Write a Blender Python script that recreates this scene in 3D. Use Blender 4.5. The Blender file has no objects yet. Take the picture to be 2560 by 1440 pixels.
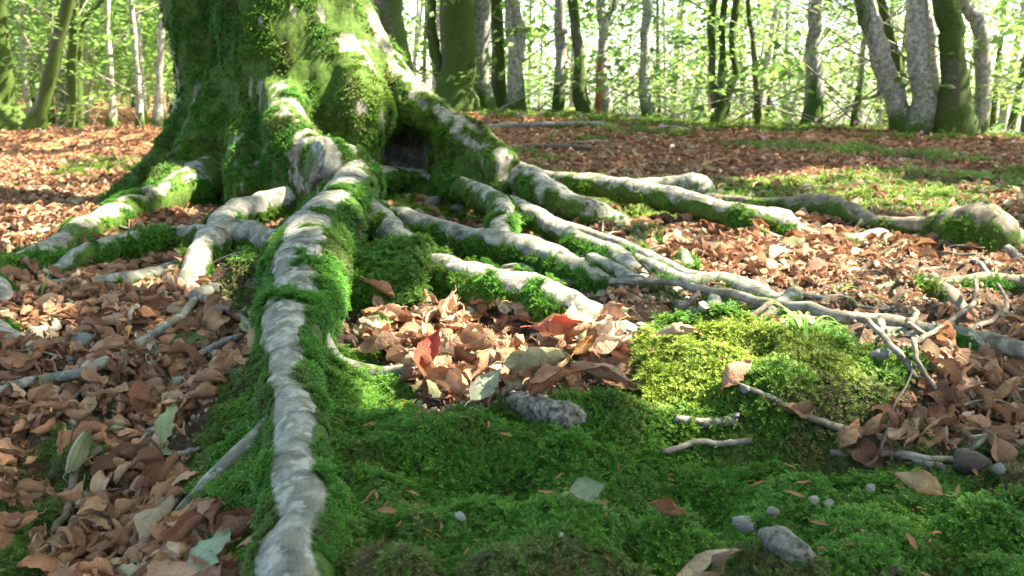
import bpy, math, random
import numpy as np
from mathutils import Vector, Matrix
rng = np.random.default_rng(11); random.seed(11)
S = bpy.context.scene
C = S.collection
# ------------------------------------------------------------------ camera, sky, sun, exposure
CAMH, FPX, PITCH = 0.43, 2217.0, math.radians(12.46)
cam = bpy.data.cameras.new('camera'); camo = bpy.data.objects.new('camera', cam); C.objects.link(camo)
camo.location = (0, 0, CAMH); camo.rotation_euler = (math.pi/2 - PITCH, 0, 0)
cam.sensor_width = 36; cam.lens = 36*FPX/2560; cam.clip_start = 0.02; cam.clip_end = 400
cam.dof.use_dof = True; cam.dof.focus_distance = 1.2; cam.dof.aperture_fstop = 11.0
S.camera = camo
SUN = np.array([0.62, 0.03, 0.78]); SUN /= np.linalg.norm(SUN)
w = bpy.data.worlds.new('World'); S.world = w; w.use_nodes = True
nt = w.node_tree; sky = nt.nodes.new('ShaderNodeTexSky'); sky.sky_type = 'NISHITA'; sky.sun_disc = False
sky.sun_elevation = math.asin(SUN[2]); sky.sun_rotation = math.atan2(SUN[0], SUN[1])
sky.air_density = 1.0; sky.dust_density = 2.0; sky.ozone_density = 0.6
nt.links.new(sky.outputs[0], nt.nodes['Background'].inputs[0]); nt.nodes['Background'].inputs[1].default_value = 0.14
sl = bpy.data.lights.new('sun', 'SUN'); sl.energy = 5.0; sl.angle = math.radians(0.55); sl.color = (1, 0.91, 0.75)
so = bpy.data.objects.new('sun', sl); C.objects.link(so)
so.rotation_euler = Vector(-SUN).to_track_quat('-Z', 'Y').to_euler()
S.view_settings.view_transform = 'Standard'; S.view_settings.look = 'None'
S.view_settings.exposure = 3.15; S.view_settings.gamma = 1
S.cycles.max_bounces = 6; S.cycles.transparent_max_bounces = 4; S.cycles.use_denoising = True
S.cycles.sample_clamp_indirect = 8

# ------------------------------------------------------------------ maths helpers
cp, sp = math.cos(PITCH), math.sin(PITCH)
def ray(u, v):
    a = (u-1280)/FPX; b = (720-v)/FPX
    return np.array([a, cp + b*sp, -sp + b*cp])
def PZ(u, v, z):
    d = ray(u, v); t = (z-CAMH)/d[2]; return np.array([0, 0, CAMH]) + d*t
def PY(u, v, Y):
    d = ray(u, v); return np.array([0, 0, CAMH]) + d*(Y/d[1])
def PROJ(p):
    p = np.asarray(p, float); q = p - np.array([0, 0, CAMH])
    f = q[..., 1]*cp - q[..., 2]*sp; up = q[..., 1]*sp + q[..., 2]*cp
    f = np.where(f < 1e-3, 1e-3, f)
    return 1280 + FPX*q[..., 0]/f, 720 - FPX*up/f
def hsh(i, j, k, s):
    n = (i*374761393 + j*668265263 + k*2147483647 + s*974634777) & 0xffffffff
    n = ((n ^ (n >> 13))*1274126177) & 0xffffffff
    n = n ^ (n >> 16)
    return (n & 0xffff)/65535.0
def vnoise(x, y, z=0.0, s=0):
    x, y, z = np.broadcast_arrays(np.asarray(x, float), y, z)
    i = np.floor(x).astype(np.int64); j = np.floor(y).astype(np.int64); k = np.floor(z).astype(np.int64)
    fx, fy, fz = x-i, y-j, z-k
    fx = fx*fx*(3-2*fx); fy = fy*fy*(3-2*fy); fz = fz*fz*(3-2*fz)
    r = 0
    for a in (0, 1):
        for b in (0, 1):
            for c in (0, 1):
                wgt = (fx if a else 1-fx)*(fy if b else 1-fy)*(fz if c else 1-fz)
                r = r + wgt*hsh(i+a, j+b, k+c, s)
    return r
def fbm(x, y, z=0.0, o=3, s=0):
    r = 0; a = 0.5; t = 0
    for q in range(o):
        f = 2.03**q
        r = r + a*vnoise(np.asarray(x)*f, np.asarray(y)*f, np.asarray(z)*f, s+q); t += a; a *= .5
    return r/t
def sst(a, b, x):
    t = np.clip((x-a)/(b-a), 0, 1); return t*t*(3-2*t)
def pip(poly, x, y):
    r = np.zeros(np.shape(x), bool); n = len(poly)
    for i in range(n):
        x0, y0 = poly[i]; x1, y1 = poly[(i+1) % n]
        c = ((y0 > y) != (y1 > y)) & (x < (x1-x0)*(y-y0)/((y1-y0) if y1 != y0 else 1e-9) + x0)
        r ^= c
    return r
def gpoly(pts, z=0.02): return [tuple(PZ(u, v, z)[:2]) for u, v in pts]
def catmull(P, n):
    P = np.asarray(P, float); Q = np.vstack([2*P[0]-P[1], P, 2*P[-1]-P[-2]]); out = []
    for i in range(len(P)-1):
        p0, p1, p2, p3 = Q[i:i+4]
        for t in np.linspace(0, 1, n, endpoint=False):
            out.append(.5*(2*p1 + (p2-p0)*t + (2*p0-5*p1+4*p2-p3)*t*t + (3*p1-p0-3*p2+p3)*t**3))
    out.append(P[-1]); return np.array(out)

# ------------------------------------------------------------------ mesh helpers
def mesh_np(name, V, F, smooth=True):
    V = np.asarray(V, np.float32); F = np.asarray(F, np.int32)
    m = bpy.data.meshes.new(name); k = F.shape[1]
    m.vertices.add(len(V)); m.vertices.foreach_set('co', V.ravel())
    m.loops.add(F.size); m.loops.foreach_set('vertex_index', F.ravel())
    m.polygons.add(len(F)); m.polygons.foreach_set('loop_start', np.arange(0, F.size, k, dtype=np.int32))
    m.update(calc_edges=True); m.validate()
    m.polygons.foreach_set('use_smooth', np.full(len(m.polygons), smooth, bool))
    return m
def attr(m, name, data, typ='FLOAT', dom='POINT'):
    a = m.attributes.new(name, typ, dom); data = np.asarray(data, np.float32)
    a.data.foreach_set({'FLOAT': 'value', 'FLOAT_VECTOR': 'vector', 'FLOAT_COLOR': 'color'}[typ], data.ravel())
def tube(P, R, sides=10, closed=True, wob=0.0, seed=0, squash=None):
    """returns V, F(quads), along (m), around 0..1"""
    P = np.asarray(P, float); R = np.asarray(R, float); n = len(P)
    T = np.gradient(P, axis=0); T /= np.linalg.norm(T, axis=1)[:, None] + 1e-9
    N = np.zeros_like(P); ref = np.array([0, 0, 1.0])
    for i in range(n):
        q = ref - T[i]*np.dot(ref, T[i])
        if np.linalg.norm(q) < .25: q = (N[i-1] if i else np.array([1.0, 0, 0])); q = q - T[i]*np.dot(q, T[i])
        N[i] = q/np.linalg.norm(q)
        if abs(T[i][2]) > .8: ref = N[i]
    B = np.cross(T, N)
    L = np.concatenate([[0], np.cumsum(np.linalg.norm(np.diff(P, axis=0), axis=1))])
    th = np.linspace(0, 2*np.pi, sides, endpoint=False)
    rr = np.repeat(R[:, None], sides, 1)
    if wob:
        cx = np.cos(th)[None]*1.3; cy = np.sin(th)[None]*1.3
        s = 1/max(R.mean(), 1e-4)
        rr = rr*(1 + wob*2*(fbm(cx+seed*7.1, cy+seed*3.3, L[:, None]*s*.45, 3, seed)-.5))
    V = P[:, None] + N[:, None]*(np.cos(th)[None, :, None]*rr[..., None]) + B[:, None]*(np.sin(th)[None, :, None]*rr[..., None])
    V = V.reshape(-1, 3)
    i = np.arange(n-1)[:, None]*sides; j = np.arange(sides)[None]; k = (j+1) % sides
    F = np.stack([i+j, i+k, i+sides+k, i+sides+j], -1).reshape(-1, 4)
    al = np.repeat(L, sides); ar = np.tile(th/(2*np.pi), n)
    if closed:
        c0 = len(V); V = np.vstack([V, P[0], P[-1]]); al = np.append(al, [0, L[-1]]); ar = np.append(ar, [0, 0])
        caps = [[c0, (q+1) % sides, q, q] for q in range(sides)]
        e = (n-1)*sides
        caps += [[c0+1, e+q, e+(q+1) % sides, e+(q+1) % sides] for q in range(sides)]
        # degenerate quads as tris are cleaned by splitting below
        F2 = np.array(caps)
        return V, F, al, ar, F2
    return V, F, al, ar, None
def tube_mesh(name, P, R, sides=10, wob=0.0, seed=0):
    V, F, al, ar, cap = tube(P, R, sides, True, wob, seed)
    m = bpy.data.meshes.new(name)
    m.from_pydata([tuple(v) for v in V], [], [tuple(f) for f in F] + [tuple(f[:3]) for f in cap])
    m.polygons.foreach_set('use_smooth', np.ones(len(m.polygons), bool)); m.update()
    attr(m, 'along', al); attr(m, 'around', ar)
    return m
class Acc:
    def __init__(s): s.V = []; s.F = []; s.n = 0; s.al = []
    def add(s, V, F, al=None):
        V = np.asarray(V); F = np.asarray(F); s.V.append(V); s.F.append(F+s.n); s.n += len(V)
        s.al.append(np.zeros(len(V)) if al is None else al)
    def mesh(s, name, smooth=True):
        m = mesh_np(name, np.vstack(s.V), np.vstack(s.F), smooth)
        return m
def obj(name, m, mat, parent=None, **k):
    o = bpy.data.objects.new(name, m); C.objects.link(o)
    if mat is not None and m is not None:
        if not m.materials: m.materials.append(mat)
    if parent is not None: o.parent = parent
    for a, b in k.items(): o[a] = b
    return o
def thing(name, label, cat, loc=(0, 0, 0), group=None):
    o = bpy.data.objects.new(name, None); C.objects.link(o); o.location = tuple(loc); o.empty_display_size = .1
    o['label'] = label; o['category'] = cat
    if group: o['group'] = group
    return o
def tag(o, label, cat, group=None):
    o['label'] = label; o['category'] = cat
    if group: o['group'] = group
    return o
def child(name, m, mat, parent, **k):
    """mesh in world coordinates, parented to an empty that has an offset"""
    o = obj(name, m, mat, parent, **k)
    o.matrix_parent_inverse = Matrix.Translation(-parent.location); return o

# ------------------------------------------------------------------ material helpers
class NT:
    def __init__(s, name):
        s.m = bpy.data.materials.new(name); s.m.use_nodes = True; s.t = s.m.node_tree; s.t.nodes.clear()
        s.out = s.n('ShaderNodeOutputMaterial')
    def n(s, typ, **k):
        o = s.t.nodes.new(typ)
        for a, b in k.items(): setattr(o, a, b)
        return o
    def l(s, a, b): s.t.links.new(a, b)
    def val(s, sock, x):
        if hasattr(x, 'type') and hasattr(x, 'is_linked'): s.l(x, sock)
        else: sock.default_value = x
    def at(s, name, typ='GEOMETRY'):
        return s.n('ShaderNodeAttribute', attribute_name=name, attribute_type=typ)
    def noise(s, vec, scale, detail=4, rough=.6, dist=0):
        o = s.n('ShaderNodeTexNoise'); o.inputs['Scale'].default_value = scale; o.inputs['Detail'].default_value = detail
        o.inputs['Roughness'].default_value = rough; o.inputs['Distortion'].default_value = dist
        if vec is not None: s.l(vec, o.inputs['Vector'])
        return o.outputs['Fac']
    def ramp(s, fac, stops):
        o = s.n('ShaderNodeValToRGB'); e = o.color_ramp.elements
        while len(e) < len(stops): e.new(.5)
        for q, (p, c) in zip(e, stops):
            q.position = p; q.color = c if len(c) == 4 else (*c, 1)
        s.l(fac, o.inputs[0]); return o.outputs[0]
    def mix(s, fac, a, b, mode='MIX'):
        o = s.n('ShaderNodeMix', data_type='RGBA', blend_type=mode)
        s.val(o.inputs[0], fac)
        for sock, x in ((o.inputs[6], a), (o.inputs[7], b)):
            if isinstance(x, tuple): sock.default_value = x if len(x) == 4 else (*x, 1)
            else: s.l(x, sock)
        return o.outputs[2]
    def math(s, op, a, b=0.0, c=None, clamp=False):
        o = s.n('ShaderNodeMath', operation=op); o.use_clamp = clamp
        s.val(o.inputs[0], a); s.val(o.inputs[1], b)
        if c is not None: s.val(o.inputs[2], c)
        return o.outputs[0]
    def bump(s, h, strength=.5, dist=.01):
        o = s.n('ShaderNodeBump'); o.inputs['Strength'].default_value = strength; o.inputs['Distance'].default_value = dist
        s.l(h, o.inputs['Height']); return o.outputs[0]
    def principled(s, col, rough=.8, normal=None, spec=.3, trans=None, tcol=None):
        p = s.n('ShaderNodeBsdfPrincipled'); s.val(p.inputs['Base Color'], col if not isinstance(col, tuple) else (*col, 1))
        s.val(p.inputs['Roughness'], rough); p.inputs['Specular IOR Level'].default_value = spec
        if normal is not None: s.l(normal, p.inputs['Normal'])
        if trans:
            t = s.n('ShaderNodeBsdfTranslucent'); c = tcol if tcol is not None else col
            s.val(t.inputs[0], c if not isinstance(c, tuple) else (*c, 1))
            mx = s.n('ShaderNodeMixShader'); mx.inputs[0].default_value = trans
            s.l(p.outputs[0], mx.inputs[1]); s.l(t.outputs[0], mx.inputs[2]); s.l(mx.outputs[0], s.out.inputs[0])
        else: s.l(p.outputs[0], s.out.inputs[0])
        return s.m
    def coord(s): return s.n('ShaderNodeTexCoord').outputs['Object']
    def geo(s): return s.n('ShaderNodeNewGeometry')
    def pos(s): return s.geo().outputs['Position']

def mat_bark(name, pale=(.24, .22, .17), dark=(.06, .052, .035), mossc=(.052, .095, .011), rings=True):
    n = NT(name); pos = n.pos()
    al = n.at('along').outputs['Fac']; ar = n.at('around').outputs['Fac']
    cb = n.n('ShaderNodeCombineXYZ'); n.l(n.math('MULTIPLY', al, 26), cb.inputs[0])
    sy = n.math('SINE', n.math('MULTIPLY', ar, 6.2832)); n.l(n.math('MULTIPLY', sy, 3.2), cb.inputs[1])
    n.l(n.math('MULTIPLY', n.math('COSINE', n.math('MULTIPLY', ar, 6.2832)), 3.2), cb.inputs[2])
    ring = n.noise(cb.outputs[0], 1.0, 2, .5, .5)
    big = n.noise(pos, 26, 3, .55, .6); fine = n.noise(pos, 130, 4, .7)
    f = n.math('ADD', n.math('MULTIPLY', ring, .12), n.math('ADD', n.math('MULTIPLY', big, .85), n.math('MULTIPLY', fine, .18)))
    mid = tuple(.55*a+.45*b for a, b in zip(pale, dark))
    col = n.ramp(f, [(.44, dark), (.54, mid), (.63, pale), (.76, tuple(min(.72, a*1.25) for a in pale))])
    alg = n.math('MULTIPLY', n.math('SUBTRACT', n.noise(pos, 24, 3, .6), .49), 12, clamp=True)
    col = n.mix(n.math('MULTIPLY', alg, .55), col, tuple(.45*a+.55*b for a, b in zip(dark, (.15, .165, .075))))
    vb = n.n('ShaderNodeVectorMath', operation='MULTIPLY'); n.l(cb.outputs[0], vb.inputs[0]); vb.inputs[1].default_value = (.55, .30, .30)
    band = n.math('MULTIPLY', n.math('SUBTRACT', n.noise(vb.outputs[0], 1.0, 4, .6, .3), .50), 9, clamp=True)
    col = n.mix(n.math('MULTIPLY', band, .55 if rings else .3), col, tuple(.45*a+.55*b for a, b in zip(pale, dark)))
    vo = n.n('ShaderNodeTexVoronoi', feature='DISTANCE_TO_EDGE'); vo.inputs['Scale'].default_value = 1.0; vm = n.n('ShaderNodeVectorMath', operation='MULTIPLY'); n.l(cb.outputs[0], vm.inputs[0]); vm.inputs[1].default_value = (1.3, 1.0, 1.0)
    wrp = n.n('ShaderNodeVectorMath', operation='ADD'); n.l(vm.outputs[0], wrp.inputs[0]); nv_ = n.n('ShaderNodeTexNoise'); nv_.inputs['Scale'].default_value = 60; n.l(pos, nv_.inputs['Vector']); n.l(nv_.outputs['Color'], wrp.inputs[1]); n.l(wrp.outputs[0], vo.inputs['Vector'])
    crk = n.math('MULTIPLY', n.math('SUBTRACT', .045, vo.outputs['Distance']), 22, clamp=True)
    col = n.mix(n.math('MULTIPLY', crk, .22), col, tuple(a*.6 for a in dark))
    lic = n.math('MULTIPLY', n.math('SUBTRACT', n.noise(pos, 44, 3, .55), .56), 16, clamp=True)
    col = n.mix(n.math('MULTIPLY', lic, .6), col, tuple(min(.5, a*1.5) for a in pale))
    spk = n.math('MULTIPLY', n.math('SUBTRACT', n.noise(pos, 75, 4, .75), .57), 7, clamp=True)
    col = n.mix(n.math('MULTIPLY', spk, .7), col, tuple(a*.55 for a in dark))
    ms = n.at('moss').outputs['Fac']
    mn = n.noise(pos, 55, 4, .7)
    mf = n.math('MULTIPLY', n.math('SUBTRACT', n.math('ADD', ms, n.math('MULTIPLY', mn, .5)), .55), 5, clamp=True)
    mcol = n.ramp(n.noise(pos, 65, 6, .8), [(.32, (.022, .026, .008)), (.45, tuple(a*.7 for a in mossc)), (.58, tuple(a*1.25 for a in mossc)), (.75, (.115, .14, .022))])
    col = n.mix(mf, col, mcol)
    h = n.math('ADD', n.math('SUBTRACT', n.math('MULTIPLY', ring, .10), n.math('MULTIPLY', crk, .18)), n.math('ADD', n.math('MULTIPLY', fine, .3), n.math('MULTIPLY', mf, n.math('MULTIPLY', n.noise(pos, 190, 4, .8), 2.5))))
    return n.principled(col, .85, n.bump(h, .55, .004), .2)

def mat_ground():
    n = NT('forest_soil'); pos = n.pos()
    a = n.noise(pos, 26, 5, .7); b = n.noise(pos, 160, 4, .7); c = n.noise(pos, 2.2, 4, .6)
    soil = n.ramp(n.math('ADD', n.math('MULTIPLY', a, .5), n.math('MULTIPLY', b, .5)), [(.3, (.018, .012, .008)), (.48, (.065, .043, .027)), (.6, (.15, .10, .065)), (.74, (.26, .20, .14))])
    farl = n.ramp(n.math('ADD', n.math('MULTIPLY', b, .6), n.math('MULTIPLY', c, .4)), [(.36, (.11, .05, .022)), (.5, (.28, .13, .055)), (.66, (.45, .25, .12))])
    sx = n.n('ShaderNodeSeparateXYZ'); n.l(pos, sx.inputs[0])
    ff = n.math('MULTIPLY', n.math('SUBTRACT', sx.outputs[1], 4.0), .3, clamp=True)
    base = n.mix(ff, soil, farl)
    ms = n.at('moss').outputs['Fac']
    mf = n.math('MULTIPLY', n.math('SUBTRACT', n.math('ADD', ms, n.math('MULTIPLY', a, .4)), .55), 4, clamp=True)
    mcol = n.ramp(b, [(.3, (.012, .02, .004)), (.5, (.035, .065, .010)), (.7, (.075, .12, .018))])
    col = n.mix(mf, base, mcol)
    return n.principled(col, .95, n.bump(b, .9, .01), .1)

def mat_moss(name='moss_shoots', k=1.0):
    n = NT(name)
    h = n.at('h').outputs['Fac']; ti = n.at('tint', 'INSTANCER')
    sep = n.n('ShaderNodeSeparateColor'); n.l(ti.outputs['Color'], sep.inputs[0])
    r1, r2, r3 = sep.outputs                                  # random, yellowness, brownness
    tip = n.mix(r1, (.05, .215, .012), (.125, .37, .022)); tip = n.mix(r2, tip, (.34, .42, .04))
    tip = n.mix(r3, tip, (.15, .12, .045))
    low = n.mix(r3, n.mix(r2, (.012, .036, .005), (.07, .095, .012)), (.045, .033, .016))
    col = n.mix(n.math('POWER', h, 1.2), low, tip)
    return n.principled(col, .6, None, .25, .38, col)

def mat_leaf(name, src):
    """dry beech leaf; src 'obj' colours from object colour, 'inst' from an instance attribute"""
    n = NT(name)
    if src == 'obj': base = n.n('ShaderNodeObjectInfo').outputs['Color']
    else: base = n.at('tint', 'INSTANCER').outputs['Color']
    uv = n.at('luv'); sx = n.n('ShaderNodeSeparateXYZ'); n.l(uv.outputs['Vector'], sx.inputs[0])
    t, s_ = sx.outputs[0], n.math('ABSOLUTE', sx.outputs[1])
    ph = n.math('SUBTRACT', n.math('MULTIPLY', t, 9.0), n.math('MULTIPLY', s_, 2.6))
    tri = n.math('ABSOLUTE', n.math('SUBTRACT', n.math('FRACT', ph), .5))
    vein = n.math('MULTIPLY', n.math('SUBTRACT', .09, tri), 12, clamp=True)
    mid = n.math('MULTIPLY', n.math('SUBTRACT', .07, s_), 18, clamp=True)
    vv = n.math('MAXIMUM', vein, mid)
    co = n.coord(); bl = n.noise(co, 3.2, 4, .65); fi = n.noise(co, 24, 3, .7)
    col = n.mix(n.math('MULTIPLY', n.math('SUBTRACT', bl, .42), 3.0, clamp=True), base, n.mix(.55, base, (.10, .045, .02)))
    col = n.mix(n.math('MULTIPLY', fi, .30), col, n.mix(.5, base, (.46, .28, .13)))
    col = n.mix(n.math('MULTIPLY', vv, .45), col, n.mix(.55, base, (.16, .07, .03)))
    bf = n.geo().outputs['Backfacing']
    col = n.mix(n.math('MULTIPLY', bf, .25), col, (.40, .25, .13))
    h = n.math('ADD', vv, n.math('MULTIPLY', fi, .6))
    return n.principled(col, .55, n.bump(h, .5, .05), .35, .18, col)

def mat_simple(name, stops, scale=40, rough=.85, bumpd=.004, trans=None, mult=True):
    n = NT(name); pos = n.coord(); f = n.noise(pos, scale, 5, .65)
    return n.principled(n.ramp(f, stops), rough, n.bump(f, .7, bumpd), .25, trans)

def mat_stone():
    n = NT('limestone'); co = n.coord(); f = n.noise(co, 2.6, 5, .75); g = n.noise(co, 9, 5, .75)
    base = n.n('ShaderNodeObjectInfo').outputs['Color']
    col = n.mix(n.math('MULTIPLY', g, .8), base, n.mix(.6, base, (.10, .09, .07)))
    col = n.mix(n.math('MULTIPLY', n.math('SUBTRACT', f, .58), 5, clamp=True), col, (.10, .12, .04))
    return n.principled(col, .8, n.bump(n.math('ADD', f, g), .6, .15), .3)
def mat_foliage():
    n = NT('green_foliage'); oi = n.n('ShaderNodeObjectInfo').outputs['Color']
    g = n.noise(n.pos(), 2.5, 3, .6); h = n.noise(n.pos(), 23, 2, .6)
    col = n.mix(n.math('MULTIPLY', g, .9, clamp=True), oi, n.mix(.6, oi, (.14, .21, .05)))
    col = n.mix(n.math('MULTIPLY', n.math('SUBTRACT', h, .5), 2, clamp=True), col, n.mix(.6, oi, (.03, .06, .01)))
    return n.principled(col, .5, None, .3, .6, n.mix(.45, col, (.26, .43, .09)))
M_ground = mat_ground(); M_moss = mat_moss()
M_bark = mat_bark('beech_bark'); M_root = mat_bark('root_bark', (.25, .24, .195), (.06, .056, .042))
M_rootb = mat_bark('brown_root_bark', (.17, .145, .105), (.045, .036, .025)); M_trunkp = mat_bark('pale_trunk', (.36, .345, .295), (.12, .11, .085)); M_trunkd = mat_bark('mossy_trunk', (.13, .115, .085), (.03, .026, .018), (.050, .085, .012))
M_leaf = mat_leaf('dry_leaf', 'obj'); M_litter = mat_leaf('dry_leaf_litter', 'inst')
M_stone = mat_stone(); M_fol = mat_foliage()
M_twig = mat_bark('twig_bark', (.23, .20, .155), (.07, .058, .04)); M_twigd = mat_bark('dark_twig_bark', (.13, .10, .075), (.04, .03, .022))
M_sliver = mat_simple('bud_scale', [(.3, (.16, .055, .02)), (.5, (.34, .14, .055)), (.7, (.50, .28, .14))], 60, .6, .002)
M_blade = mat_simple('grass_blade', [(.3, (.10, .22, .03)), (.7, (.25, .40, .09))], 30, .5, .001, .35)
M_petal = mat_simple('cyclamen_petal', [(.3, (.50, .22, .40)), (.7, (.62, .36, .54))], 30, .5, .001, .3)
M_stem = mat_simple('flower_stem', [(.3, (.16, .07, .05)), (.7, (.22, .12, .06))], 30, .6, .001)
M_snag = mat_simple('dead_red_wood', [(.3, (.14, .045, .02)), (.6, (.34, .12, .05))], 9, .9, .02)
M_log = mat_simple('lichen_bark', [(.36, (.03, .026, .018)), (.46, (.10, .09, .062)), (.56, (.22, .20, .145)), (.68, (.36, .34, .26))], 110, .95, .008)

# ------------------------------------------------------------------ root and ground design
# roots: list of (u, v, z of axis, diameter in px at that place)
ROOTS = {
 'front':  [(795,395,.25,120),(880,440,.195,125),(865,515,.135,135),(800,585,.11,145),(762,680,.09,150),(742,800,.072,145),(726,900,.065,120),(735,1000,.062,105),(736,1110,.06,120),(742,1250,.058,142),(752,1400,.056,165),(760,1600,.05,190)],
 'fork':   [(870,500,.14,95),(940,555,.105,85),(995,600,.085,75),(1040,645,.06,62),(1075,690,.03,45)],
 'bigmid': [(1000,640,.06,70),(1090,670,.07,88),(1200,708,.072,95),(1330,735,.068,95),(1430,775,.058,92),(1530,822,.042,84),(1610,862,.022,60),(1660,885,.0,40)],
 'second': [(900,525,.10,80),(960,540,.09,70),(1050,565,.075,66),(1150,592,.065,66),(1235,612,.06,76),(1330,625,.055,72),(1420,662,.04,66),(1490,700,.02,56),(1560,725,.0,40)],
 'elbow':  [(900,440,.14,60),(1050,448,.11,50),(1130,466,.105,60),(1200,492,.10,64),(1262,530,.085,64),(1256,575,.07,60),(1248,615,.055,50)],
 'thin1':  [(1270,520,.07,60),(1340,545,.06,56),(1420,590,.045,50),(1490,622,.035,46),(1540,640,.035,60),(1590,690,.015,54),(1660,725,.0,36)],
 'right':  [(1190,372,.21,110),(1280,436,.14,98),(1360,488,.095,86),(1440,522,.06,72),(1510,545,.03,58),(1580,570,.0,40)],
 'long':   [(1330,448,.085,50),(1420,456,.105,54),(1530,468,.105,58),(1650,490,.095,60),(1780,523,.075,60),(1880,546,.06,62),(1950,552,.05,66),(1990,580,.03,50),(2060,600,.012,40),(2150,600,.012,36),(2200,590,.01,36),(2212,612,-.01,32)],
 'knob':   [(1560,470,.03,40),(1640,466,.045,42),(1695,464,.05,52),(1735,462,.055,66),(1760,480,.025,60),(1775,505,-.03,46)],
 'farlong':[(1770,500,.02,34),(1880,512,.03,36),(1960,516,.04,42),(2040,512,.055,54),(2110,528,.05,60),(2180,556,.03,46),(2300,568,.04,56),(2370,566,.055,84),(2425,574,.06,140),(2475,592,.045,130),(2530,612,.01,70),(2600,640,-.03,50)],
 'thin2':  [(1390,560,.03,34),(1480,590,.025,32),(1560,615,.02,34),(1640,655,.02,36),(1720,690,.018,38),(1840,715,.016,40),(1960,760,.005,42),(2080,790,-.01,34)],
 'thin3':  [(1560,640,.02,36),(1640,672,.025,38),(1720,706,.02,42),(1800,700,.02,40),(1880,716,.015,34),(1930,745,.0,30)],
 'thin4':  [(1480,650,.03,38),(1560,690,.028,44),(1640,735,.01,42),(1720,760,-.01,34)],
 'stub1':  [(1690,590,.02,34),(1705,630,.02,34),(1725,680,.01,34)],
 'stub2':  [(1788,735,.03,40),(1775,790,.028,40),(1760,850,.0,46)],
 'stub3':  [(1985,740,.025,44),(1935,785,.025,46),(1895,830,.005,48)],
 'rarch':  [(2160,748,.0,30),(2220,722,.02,34),(2310,712,.028,36),(2370,735,.02,38),(2410,790,-.01,34)],
 'rbar':   [(2300,720,.01,28),(2400,705,.018,34),(2480,700,.02,40),(2600,712,.015,40)],
 'rdown':  [(2190,830,.02,40),(2260,868,.03,44),(2320,920,.035,50),(2350,970,.03,50),(2372,1030,.0,44)],
 'rloop':  [(2100,850,.0,44),(2180,838,.025,44),(2290,835,.03,44),(2400,845,.04,60),(2440,880,.02,52),(2450,940,-.02,44)],
 'rlow':   [(2400,930,.0,38),(2470,938,.02,44),(2560,975,.015,48),(2680,1030,.0,46)],
 'lridge': [(600,400,.16,150),(540,436,.125,140),(460,478,.08,112),(380,508,.06,90),(270,556,.045,80),(180,605,.035,74),(70,668,.022,76),(-80,730,.0,70)],
 'lpale':  [(720,500,.13,70),(650,520,.115,74),(585,550,.10,78),(530,592,.09,80),(495,650,.07,70),(470,720,.03,58),(435,790,-.02,50)],
 'llow':   [(540,590,.085,56),(440,592,.07,54),(300,612,.06,56),(200,645,.045,58),(140,690,.01,50)],
 'lthin':  [(510,640,.03,36),(430,672,.028,34),(340,695,.025,40),(270,708,.02,48),(185,738,.0,46)],
 'lbridge':[(530,590,.085,66),(610,588,.09,80),(680,602,.09,66),(745,605,.095,62)],
 'lcorner':[(-90,790,.01,70),(0,835,.012,66),(50,872,.008,58),(110,900,-.02,50)],
 'ledge':  [(-60,690,.03,60),(0,720,.03,50),(8,770,.0,44)],
}
ROOT3 = {}
for k, pts in ROOTS.items():
    c = []
    for u, v, z, d in pts:
        d = d*(1+.22*(k == 'front' and v > 560)); p = PZ(u, v, z); c.append([*p, .5*d/FPX*float((p-np.array([0, 0, CAMH]))@np.array([0, cp, -sp]))])
    ROOT3[k] = catmull(c, 8)
RIDGE = {'front': (.75, .012, 1.0), 'bigmid': (2.2, .03, 1.0), 'lridge': (1.5, .0, 1), 'right': (1.6, .03, 1), 'farlong': (1.6, .035, 1)}

MOUNDS = []     # (x, y, rx, ry, height, power)
def mound(u, v, z, rx, ry, h, pw=2.0):
    p = PZ(u, v, z); MOUNDS.append((p[0], p[1], rx, ry, h, pw))
mound(1000, 705, .04, .12, .15, .125, 2.5)      # cushion in the root fork
mound(1905, 925, .06, .29, .165, .10, 6.0)      # big cushion on the right
mound(1450, 1010, .02, .28, .12, .02)
mound(1210, 1380, .05, .27, .10, .065, 4.0)     # near hummock
mound(1000, 1120, .03, .20, .13, .04, 2.5)
mound(2200, 1330, .03, .20, .16, .035, 3.0)
mound(1560, 1150, .02, .24, .07, .03, 3)
mound(600, 700, .02, .14, .18, .06, 2.5)        # moss ledge left of the front root
mound(590, 1040, .0, .10, .14, .085, 2.5); mound(1180, 1250, .0, .16, .035, -.03, 2.0); mound(1750, 1330, .0, .05, .12, -.04, 2.0); mound(1900, 1180, .0, .20, .03, -.025, 2.0); mound(470, 690, .0, .10, .10, -.04, 2); mound(350, 640, .0, .20, .10, -.04, 2); mound(1600, 540, .0, .30, .15, -.05, 2)
mound(1050, 480, .05, .28, .40, .07, 2.5)
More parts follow.
